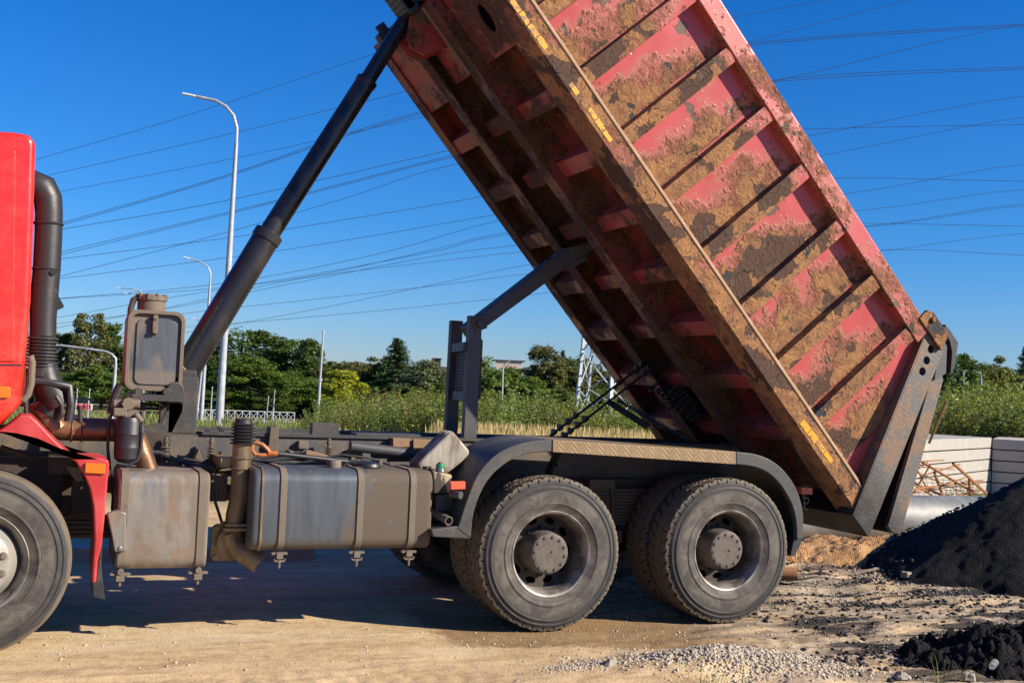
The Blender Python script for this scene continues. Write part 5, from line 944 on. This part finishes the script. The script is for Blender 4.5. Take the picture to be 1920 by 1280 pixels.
def seg4(P, Q, w_, hP, hQ, m):
    t = (Q-P)/np.linalg.norm(Q-P); s_ = np.array([0, 1, 0.]); u_ = np.cross(s_, t); u_ = -u_ if u_[2] < 0 else u_; V = []
    for e, h in ((P, hP), (Q, hQ)):
        for i, j in ((-1, -1), (1, -1), (1, 1), (-1, 1)): V.append(e+s_*i*w_/2+u_*j*h/2)
    m.add(V, [(0, 1, 2, 3), (7, 6, 5, 4), (0, 4, 5, 1), (1, 5, 6, 2), (2, 6, 7, 3), (3, 7, 4, 0)])
seg4(B_+np.array([-.14, 0, -.09]), D_, .17, .10, .13, m); seg4(D_, E_+np.array([.02, 0, .0]), .17, .13, .05, m); m.obb(D_+np.array([.06, 0, -.045]), (.09, 0, .045), (0, .07, 0), (-.015, 0, .03))
ARM = m.build('support_arm', M['prop'], TR, bevel=.008)
m = MB(); c0 = np.array(P3(893, 606, yn-.02)); m.obb(c0+[.03, .03, .0], (.05, 0, .02), (0, .02, 0), (-.02, 0, .05)); m.disc(c0+[.03, -.02, 0], .028, .06); m.build('pivot', M['darkmetal'], ARM, bevel=.004)
m = MB(); c0 = np.array(P3(1029, 491, 1.22)); tt = np.linspace(0, 2*math.pi, 13); m.tube([c0+np.array([.022*math.cos(t), 0, .022*math.sin(t)]) for t in tt], .007, 6); m.build('ring', M['black'], ARM)
# ---- tie rods under the tub
m = MB()
for (a, b_, ya, yb) in (((1032, 816), (1208, 682), 1.0, 1.45), ((1052, 822), (1222, 690), .95, 1.35)):
    A_, B_ = np.array(P3(*a, ya)), np.array(P3(*b_, yb)); m.tube([A_, B_], .011, 8)
    for q in (.02, .08, .16, .24, .7, .9, .96): c0 = A_+(B_-A_)*q; d_ = (B_-A_)/np.linalg.norm(B_-A_); m.tube([c0, c0+d_*.045], .021, 6); m.box(c0[0]-.01, c0[0]+.01, c0[1]-.012, c0[1]+.012, c0[2], c0[2]+.042)
m.build('tie_rod', M['black'], TR)
m = MB()
for (a, b_, ya, yb) in (((1140, 752), (1215, 800), 1.3, 1.0), ((1158, 748), (1290, 828), 1.5, 1.2)):
    A_, B_ = np.array(P3(*a, ya)), np.array(P3(*b_, yb)); d_ = B_-A_; L = np.linalg.norm(d_); d_ /= L; s_ = np.cross(d_, [0, 1, 0]); s_ /= np.linalg.norm(s_); k_ = np.cross(d_, s_); m.tube([A_+d_*L*q/240+.026*(s_*math.cos(q*1.0)+k_*math.sin(q*1.0)) for q in range(241)], .005, 4)
m.build('return_spring', M['black'], TR)

# ---- THE TUB (own frame: x along it to the rear, y across, z up from its floor)
X0, X1 = -4.0, 1.09
def SH(p): return (p[0], p[1]-.07*max(0, p[2]-2.6), p[2])
def gridface(m, xs, ys_, f, att):   # f(u,v)->point
    o = len(m.v); nx_, ny_ = len(xs), len(ys_)
    for a in xs:
        for b in ys_: m.v.append(tuple(f(a, b))); m.att.append(att(a, b))
    m.f += [(o+i*ny_+j, o+(i+1)*ny_+j, o+(i+1)*ny_+j+1, o+i*ny_+j+1) for i in range(nx_-1) for j in range(ny_-1)]
RIB0, PITCH_ = -3.47, .5285
def wall_bias(a, c):
    if a < RIB0: t = ((a-RIB0) % PITCH_)/PITCH_
    else: t = ((a-RIB0) % PITCH_)/PITCH_
    q = max(0, (t-.28)/.72)              # 0 just behind a rib, 1 at the next one
    v = (c-2.62)/(3.73-2.62); fr_ = np.clip((a+4.6)/3.0, 0, 1)
    b = .18+.62*min(1, q*1.4)-.46*max(0, v-.55)/.45-.52*(1-fr_)*(v+.28)
    if q < .10: b -= .10
    if v < .12: b += .15
    return float(np.clip(b+.16*float(fbm(np.array([a*1.0]), np.array([c*1.0]), 1.3, 55, 3)[0]), .02, .95))
m = MB(); m.att = []; xs_ = np.arange(X0, 1.0, .04); zs_ = np.linspace(2.5, 3.88, 36)
def wf(y0, s_):
    g0 = fbm(np.add.outer(xs_, 0*zs_), np.add.outer(0*xs_, zs_), 3.0, 77, 3)
    return g0
g0 = wf(0, 1)
def xlim(c): return 1.05-.46*(c-2.45)
def nearwall(a, c): i = int(round((a-X0)/.04)); j = int(round((c-2.5)/(1.38/35))); i = min(i, g0.shape[0]-1); return SH((min(a, xlim(c)), .028+.012*g0[i, j], c))
gridface(m, xs_, zs_, nearwall, wall_bias)
nv = len(m.v); m.add([(X0, 2.33, 2.5), (1.03, 2.33, 2.5), (.39, 2.39, 3.88), (X0, 2.39, 3.88)], [(0, 3, 2, 1)]); m.att += [.3]*4
m.box(X0-.03, X0, -.06, 2.38, 2.5, 4.0); m.att += [.3]*8
TUB = m.build('tub', M['body'], TR, loc=(0, 0, 0)); TUB.matrix_local = Matrix.Translation(-Vector(OFF[TR.name]))@Matrix(((BX[0], BY[0], BZ[0], 0), (BX[1], BY[1], BZ[1], 0), (BX[2], BY[2], BZ[2], 0), (0, 0, 0, 1)))
OFF[TUB.name] = np.array((0, 0, 0)); lab(TUB, 'tipped tub with blistered red paint and brown rust')
ml = MB(); ml.add([(X0, .055, 2.64), (1.0, .055, 2.64), (.38, -.045, 3.88), (X0, -.045, 3.88), (X0, 2.30, 2.64), (1.0, 2.30, 2.64), (.38, 2.36, 3.88), (X0, 2.36, 3.88)], [(0, 1, 2, 3), (4, 7, 6, 5), (0, 4, 5, 1)]); ml.build('inner_lining', M['tar'], TUB)  # inner faces black: asphalt stain plus the opening's shade put into the colour
ribs = [RIB0+PITCH_*k for k in range(-1, 8)]
for k, r0 in enumerate(ribs):
    m = MB(); m.att = []; ysec = [(0, .03), (.012, -.052), (.075, -.056), (.138, -.052), (.15, .03)]; zc_ = np.linspace(2.64, 3.74, 30); gg = fbm(np.full(30, r0*9.), zc_, 5, 5+k, 3)
    gridface(m, range(5), range(30), lambda a, c: SH((r0+ysec[a][0]*.97, ysec[a][1]+(.006*gg[c] if 0 < a < 4 else 0), zc_[c])), lambda a, c: float(np.clip(.92-.62*max(0, (c/29-.55))/.45-(.35*(c/29) if k < 3 else 0)-(.10 if a >= 3 else 0)+(.25 if a == 0 else 0), .05, .95)))
    m.add([SH(q_) for q_ in ((r0, .03, 3.74), (r0+.012, -.052, 3.74), (r0+.134, -.052, 3.74), (r0+.145, .03, 3.74))], [(0, 1, 2, 3)]); m.att += [.3]*4; m.build('side_rib', M['body'], TUB, ang=30)
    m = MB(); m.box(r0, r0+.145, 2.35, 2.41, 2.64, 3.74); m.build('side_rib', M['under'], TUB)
LP = [(-.10, 2.45), (-.10, 2.60), (-.065, 2.635), (.03, 2.64), (.16, 2.45)]
m = MB().ext(LP, 'x', X0, X1); m.build('lower_rail', M['rail'], TUB, bevel=.008)
m = MB(); m.ext([(-.104, 2.598), (-.108, 2.606), (-.070, 2.646), (-.040, 2.648), (-.04, 2.62)], 'x', X0, X1-.04); m.build('rail_lip_highlight', dirty('lip_highlight_tan', (.24, .145, .085), (.30, .205, .135), .5, .85, sc=9, dk=1, dark=(.12, .06, .035)), TUB)  # lip tinted lighter so its colour carries the sunlit edge highlight
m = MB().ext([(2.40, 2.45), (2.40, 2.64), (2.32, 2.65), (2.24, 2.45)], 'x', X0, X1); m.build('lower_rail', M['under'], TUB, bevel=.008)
m = MB().ext([(-.145, 3.73), (-.145, 3.89), (-.12, 3.91), (.0, 3.91), (.0, 3.73)], 'x', X0-.03, .40); m.build('top_rail', M['toprail'], TUB, bevel=.01)
m = MB().ext([(2.33, 3.73), (2.33, 3.91), (2.5, 3.91), (2.5, 3.73)], 'x', X0-.03, .40); m.build('top_rail', M['toprail'], TUB, bevel=.01)
m = MB(); m.att = []; fx = np.arange(X0, 1.05, .06); fy = np.linspace(.05, 2.31, 40); gf = fbm(np.add.outer(fx, 0*fy), np.add.outer(0*fx, fy), 3.2, 91, 4)
gridface(m, range(len(fx)), range(40), lambda a, b: (fx[a], fy[b], 2.615-.025*gf[a, b]), lambda a, b: .5); m.f = [q[::-1] for q in m.f]; o_ = len(m.v); m.add([(X0, .05, 2.65), (1.0, .05, 2.65), (1.0, 2.34, 2.65), (X0, 2.34, 2.65)], [(0, 1, 2, 3)]); m.att += [.5]*4
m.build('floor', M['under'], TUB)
M['cm'] = rusty('cross_member_shaded', paint=(.30, .036, .038), bias=.30, shade=.42)  # cross-member red and rust dimmed, the shade under the tub painted in
for k, r0 in enumerate(ribs[1:]):
    for (ya, yb) in ((.10, .76), (.92, 1.44), (1.60, 2.30)):
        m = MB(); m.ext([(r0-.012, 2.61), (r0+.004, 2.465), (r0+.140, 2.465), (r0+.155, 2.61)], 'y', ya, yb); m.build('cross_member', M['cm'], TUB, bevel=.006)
for (ya, s_) in ((.77, 1), (1.59, -1)):
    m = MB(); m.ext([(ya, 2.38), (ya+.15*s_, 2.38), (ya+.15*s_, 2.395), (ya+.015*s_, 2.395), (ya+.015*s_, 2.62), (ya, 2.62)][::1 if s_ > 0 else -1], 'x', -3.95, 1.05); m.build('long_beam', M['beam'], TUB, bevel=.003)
hol = [circle(-3.60, .33, .115, .075, .15)]
def top(y_): return Matrix(((1, 0, 0, 0), (0, 1, 0, 0), (0, 0, 1, y_), (0, 0, 0, 1)))
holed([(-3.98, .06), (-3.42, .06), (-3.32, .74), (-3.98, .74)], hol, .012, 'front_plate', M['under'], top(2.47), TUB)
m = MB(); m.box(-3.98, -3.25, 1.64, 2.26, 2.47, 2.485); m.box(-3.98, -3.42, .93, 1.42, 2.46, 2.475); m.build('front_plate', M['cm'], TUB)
m = MB(); m.box(-3.95, -3.35, .90, .94, 2.37, 2.378); m.build('slotted_strip', M['cast'], TUB)
m = MB()
for y_ in (1.12, 1.30): m.ext([(-4.05, 2.44), (-3.95, 2.47), (-3.6, 2.47), (-3.66, 2.25), (-3.74, 2.2), (-3.84, 2.2)], 'y', y_, y_+.02)
m.tube([(-3.78, 1.1, 2.27), (-3.78, 1.34, 2.27)], .04, 16); m.build('ram_bracket', M['cm'], TUB, bevel=.004)
m = MB(); q = B2(752, -8, 1.1); 
for k in range(7): m.tube([(q[0]-.12+.04*k, 1.05, q[1]), (q[0]-.12+.04*k, 1.3, q[1])], .055, 14)
m.build('rubber_buffer', M['black'], TUB, bevel=.01); m = MB(); q = B2(722, 78, 2.0); m.box(q[0]-.08, q[0]+.08, 1.95, 2.05, q[1]-.04, q[1]+.04); m.box(q[0]-.14, q[0]-.02, 1.98, 2.02, q[1], q[1]+.09); m.build('stop_block', M['black'], TUB, bevel=.01)
m = MB(); 
for (bx_, by_) in ((-2.95, 1.1), (.45, 1.15), (-1.3, .6)): m.box(bx_-.05, bx_+.05, by_-.045, by_+.045, 2.55, 2.6); m.disc((bx_, by_, 2.52), .03, .04, 'z', 14)
m.build('mount_boss', M['darkmetal'], TUB)
m = MB(); r_g = np.random.default_rng(4)
for k in range(26): bx_ = -.10+r_g.normal()*.10; by_ = 1.35+r_g.normal()*.10; m.box(bx_-.01, bx_+.01, by_-.008, by_+.008, 2.30+.05*r_g.random(), 2.46)
for k in range(9): bx_ = -.2+.04*k; m.tube([(bx_, 1.2, 2.46), (bx_+.02, 1.3, 2.36), (bx_+.01, 1.45, 2.46)], .01, 6)
m.build('grease_fittings', M['black'], TUB)
m = MB()
for y_ in (.9, 1.6): m.ext([(.6, 2.40), (1.05, 2.40), (1.10, 2.2), (1.0, 2.12), (.9, 2.14), (.65, 2.3)], 'y', y_-.07, y_+.07); m.tube([(.95, y_-.15, 2.2), (.95, y_+.15, 2.2)], .05, 16); m.build('tipping_hinge', M['beam'], TUB, bevel=.006); m = MB()
# reflective strips on the lower rail
def strip(a, b, h, segs, seed):
    q0, q1 = B2(*a), B2(*b); g_ = np.random.default_rng(seed); m = MB()
    for k in range(segs):
        xa = q0[0]+(q1[0]-q0[0])*k/segs+.004; xb = q0[0]+(q1[0]-q0[0])*(k+1)/segs-.004; c = q0[1]+(q1[1]-q0[1])*(k+.5)/segs; hh = h*(.8+.3*g_.random()); n_ = 7
        tp = [(xb-(xb-xa)*i/n_, min(c+hh/2*(.8+.35*g_.random()), 2.622)) for i in range(n_+1)]; bt = [(xa+(xb-xa)*i/n_, c-hh/2*(.8+.35*g_.random())) for i in range(n_+1)]; m.ext(bt+tp, 'y', -.1035, -.0995)
    m.build('reflective_strip', M['yellow'], TUB)
strip((958, 0), (1025, 92), .045, 4, 1); strip((1069, 156), (1084, 178), .045, 1, 2); strip((1104, 203), (1146, 266), .042, 3, 3); strip((1503, 789), (1560, 866), .05, 4, 4)
# rear post with three holes (near), far post, gate, hinge bracket
pg = [B2(*q, -.12) for q in ((1738, 622), (1745, 618), (1766, 652), (1765, 664), (1628, 1006), (1600, 967))]
hl = [circle(*B2(*q, -.12), .034, n=20) for q in ((1744.5, 654.5), (1736.5, 675.5), (1728.5, 696))]
mxz = lambda y_: Matrix(((1, 0, 0, 0), (0, 0, 1, y_), (0, 1, 0, 0), (0, 0, 0, 1)))
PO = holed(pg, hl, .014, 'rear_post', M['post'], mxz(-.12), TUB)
def offp(p, q, w_): return (p[0]+w_[0], p[1]+w_[1])
ins = [B2(*q, -.12) for q in ((1738, 622), (1600, 967))]; a, b_ = np.array(ins[0]), np.array(ins[1]); t_ = (b_-a)/np.linalg.norm(b_-a); nn = np.array([t_[1], -t_[0]]); nn = nn if nn[0] < 0 else -nn
m = MB(); m.ext([tuple(a), tuple(b_), tuple(b_+nn*.012), tuple(a+nn*.012)], 'y', -.125, .06); m.build('post_flange', M['post'], TUB)
c_ = np.array(B2(1764, 664, -.12)); e_ = np.array(B2(1628, 1006, -.12)); m = MB(); m.ext([tuple(c_), tuple(e_), tuple(e_+nn*.012), tuple(c_+nn*.012)], 'y', -.125, .06); m.ext([tuple(b_), tuple(e_), (e_[0]-.01, e_[1]+.015), (b_[0], b_[1]+.015)], 'y', -.125, 2.44); m.build('post_flange', M['post'], TUB)
m = MB(); m.ext([(p_[0], p_[1]) for p_ in pg], 'y', 2.36, 2.44); m.build('rear_post', M['beam'], TUB)
m = MB(); m.ext([B2(*q, -.15) for q in ((1723, 597), (1737, 581), (1749, 585), (1776, 624), (1775, 634), (1764, 657))], 'y', -.16, -.13); m.disc((B2(1749, 599, -.16)[0], -.185, B2(1749, 599, -.16)[1]), .022, .03); HB = m.build('hinge_bracket', M['rail'], TUB, bevel=.006)
gt = [B2(*q, -.10) for q in ((1749, 700), (1766, 700), (1769, 712), (1689, 1002), (1672, 997), (1665, 985))]
m = MB(); m.ext(gt, 'y', -.10, -.06); mfar = MB().ext(gt, 'y', 2.36, 2.42); g2 = [gt[1], gt[2], gt[3], (gt[3][0]-.035, gt[3][1]), (gt[2][0]-.03, gt[2][1])]; GPm = MB().ext(g2, 'y', -.055, 2.38)
GT = m.build('tailgate', M['post'], TUB, bevel=.004); GPm.build('gate_panel', M['tar'], GT); mfar.build('end_plate', M['post'], GT)  # gate panel black for asphalt stain and painted shade in the gap
m = MB(); m.ext([B2(*q, -.12) for q in ((1756, 655), (1770, 636), (1776, 650), (1774, 700), (1752, 713), (1755, 690))], 'y', -.12, -.10); m.build('gate_side_plate', M['prop'], GT, bevel=.003)
m = MB(); m.ext([B2(*q, -.05) for q in ((1768, 608), (1776, 618), (1792, 642), (1785, 690), (1777, 699), (1780, 660), (1776, 640), (1764, 618))], 'y', -.08, 2.42); m.build('gate_top_cover', M['black'], GT, bevel=.004)
m = MB(); q = B2(1655, 566, -.1); m.tube([(q[0]-.09, -.09, q[1]-.02), (q[0]+.05, -.1, q[1]+.02)], .006, 6); m.build('loose_rod', M['rail'], TUB)

# ================================================================ THINGS LYING ON THE TRUCK
root = empty('jerrycan', P3(830, 865, .35), 'dirty white plastic jerrycan leaning behind the fuel tank', 'jerrycan')
c0 = np.array(P3(824, 858, .45)); ax1 = np.array([.62, 0, .60]); ax1 /= np.linalg.norm(ax1); ax2 = np.array([-.60, 0, .62]); ax2 /= np.linalg.norm(ax2)
pf = rrect(0, 0, .36, .22, .035); m = MB(); a_, b2_ = .28, .5
V = [tuple(c0+ax1*p_[0]+ax2*p_[1]+np.array([0, -.10, 0])) for p_ in pf]+[tuple(c0+ax1*p_[0]+ax2*p_[1]+np.array([0, .12, 0])) for p_ in pf]; n = len(pf)
m.add(V, [tuple(range(n-1, -1, -1)), tuple(range(n, 2*n))]+[(i, (i+1) % n, (i+1) % n+n, i+n) for i in range(n)]); m.build('can_body', M['jerry'], root, bevel=.02, seg=3)
m = MB()
for y_ in (-.06, -.02, .05):
    pf2 = rrect(0, 0, .372, .232, .04); V = [tuple(c0+ax1*p_[0]+ax2*p_[1]+np.array([0, y_, 0])) for p_ in pf2]+[tuple(c0+ax1*p_[0]+ax2*p_[1]+np.array([0, y_+.018, 0])) for p_ in pf2]; m.add(V, [tuple(range(n-1, -1, -1)), tuple(range(n, 2*n))]+[(i, (i+1) % n, (i+1) % n+n, i+n) for i in range(n)])
m.build('moulded_band', M['jerry'], root, bevel=.004)
root = empty('shovel', P3(600, 862, .45), 'shovel with orange D-shaped grip and black shaft lying over the fuel tank', 'shovel')
m = MB(); A_, B_ = np.array(P3(512, 849, .42)), np.array(P3(712, 872, .50)); m.tube([A_, B_], .017, 12); m.build('shaft', M['black'], root)
m = MB(); g1 = [P3(a, b_, .42) for a, b_ in ((508, 850), (500, 841), (492, 833), (480, 829), (473, 833), (472, 843), (478, 851), (492, 853), (510, 852))]; m.tube(g1, .014, 10); m.tube([P3(472, 832, .42), P3(472, 846, .42)], .018, 10); m.tube([P3(502, 850, .42), P3(520, 850, .42)], .02, 10)
for k in range(9): a, b_ = 477+k*3.2, 829+k*1.0; m.tube([P3(a, b_-1, .42), P3(a+1, b_+5, .42)], .006, 6)
m.build('grip', M['orange'], root)
m = MB(); m.obb(np.array(P3(725, 876, .5)), (.10, 0, -.015), (0, .1, .0), (.001, 0, .006)); m.build('blade', M['black'], root, bevel=.004)
m = MB(); m.tube([P3(656, 836, .7), P3(716, 843, .7), P3(790, 852, .7)], .037, 20); m.lathe([(.037, -.004), (.041, 0), (.037, .004)], P3(657, 836, .7), 'x', 20); setp(m.build('tube', M['prop'], loc=P3(716, 843, .7)), 'grey painted tube lying along the frame left of the jerrycan', 'pipe')
def block(q, y_, dy, name, label, mat='wood'): m = MB().ext(TL(q, y_), 'y', y_, y_+dy); return setp(m.build(name, M[mat], loc=P3(*q[0], y_), bevel=.004), label, 'wood')
block([(737, 821), (773, 823), (773, 838), (737, 838)], .74, .09, 'wood_block', 'left weathered wooden block on the truck frame')
block([(775, 823), (840, 826), (840, 840), (775, 840)], .72, .10, 'wood_block', 'long weathered wooden block beside the jerrycan')
block([(574, 845), (582, 844), (645, 862), (650, 868), (574, 856)], .62, .05, 'wood_plank', 'split wooden plank lying on hoses above the fuel tank')
m = MB(); c0 = np.array(P3(698, 876, .2)); m.lathe([(.0005, .035), (.05, .033), (.08, .02), (.088, .0), (.08, -.012)], c0+[0, .1, .0], 'z', 24); m.box(c0[0]-.11, c0[0]-.02, c0[1]+.03, c0[1]+.13, c0[2]-.008, c0[2]+.002); setp(m.build('lid', M['black'], loc=c0), 'black plastic lid resting on top of the fuel tank', 'lid')
m = MB(); c0 = np.array(P3(825, 885, .24)); m.lathe([(.0005, -.06), (.038, -.06), (.04, .0), (.03, .03), (.018, .045), (.018, .052)], c0, 'z', 18); root = empty('oil_bottle', c0, 'small bottle with green neck standing in the cream box', 'bottle'); m.build('bottle_body', M['bottle'], root)
m = MB(); m.lathe([(.0005, .028), (.028, .028), (.030, .02), (.030, -.02), (.0005, -.02)], c0+[0, 0, .03], 'z', 18); m.build('neck_ring', M['green'], root); m = MB(); m.lathe([(.0005, .07), (.018, .07), (.018, .05), (.016, .04)], c0, 'z', 14); m.build('cap', M['cast'], root)
m = MB(); c0 = np.array(P3(800, 882, .3)); m.lathe([(.0005, .03), (.03, .03), (.034, -.01), (.03, -.04), (.045, -.06), (.045, -.1)], c0, 'z', 16); c1 = np.array(P3(811, 884, .24)); m.lathe([(.0005, .02), (.022, .02), (.022, -.04)], c1, 'z', 14); setp(m.build('oil_can', M['grime'], loc=c0), 'dirty dark oil can beside the green-necked bottle', 'can')
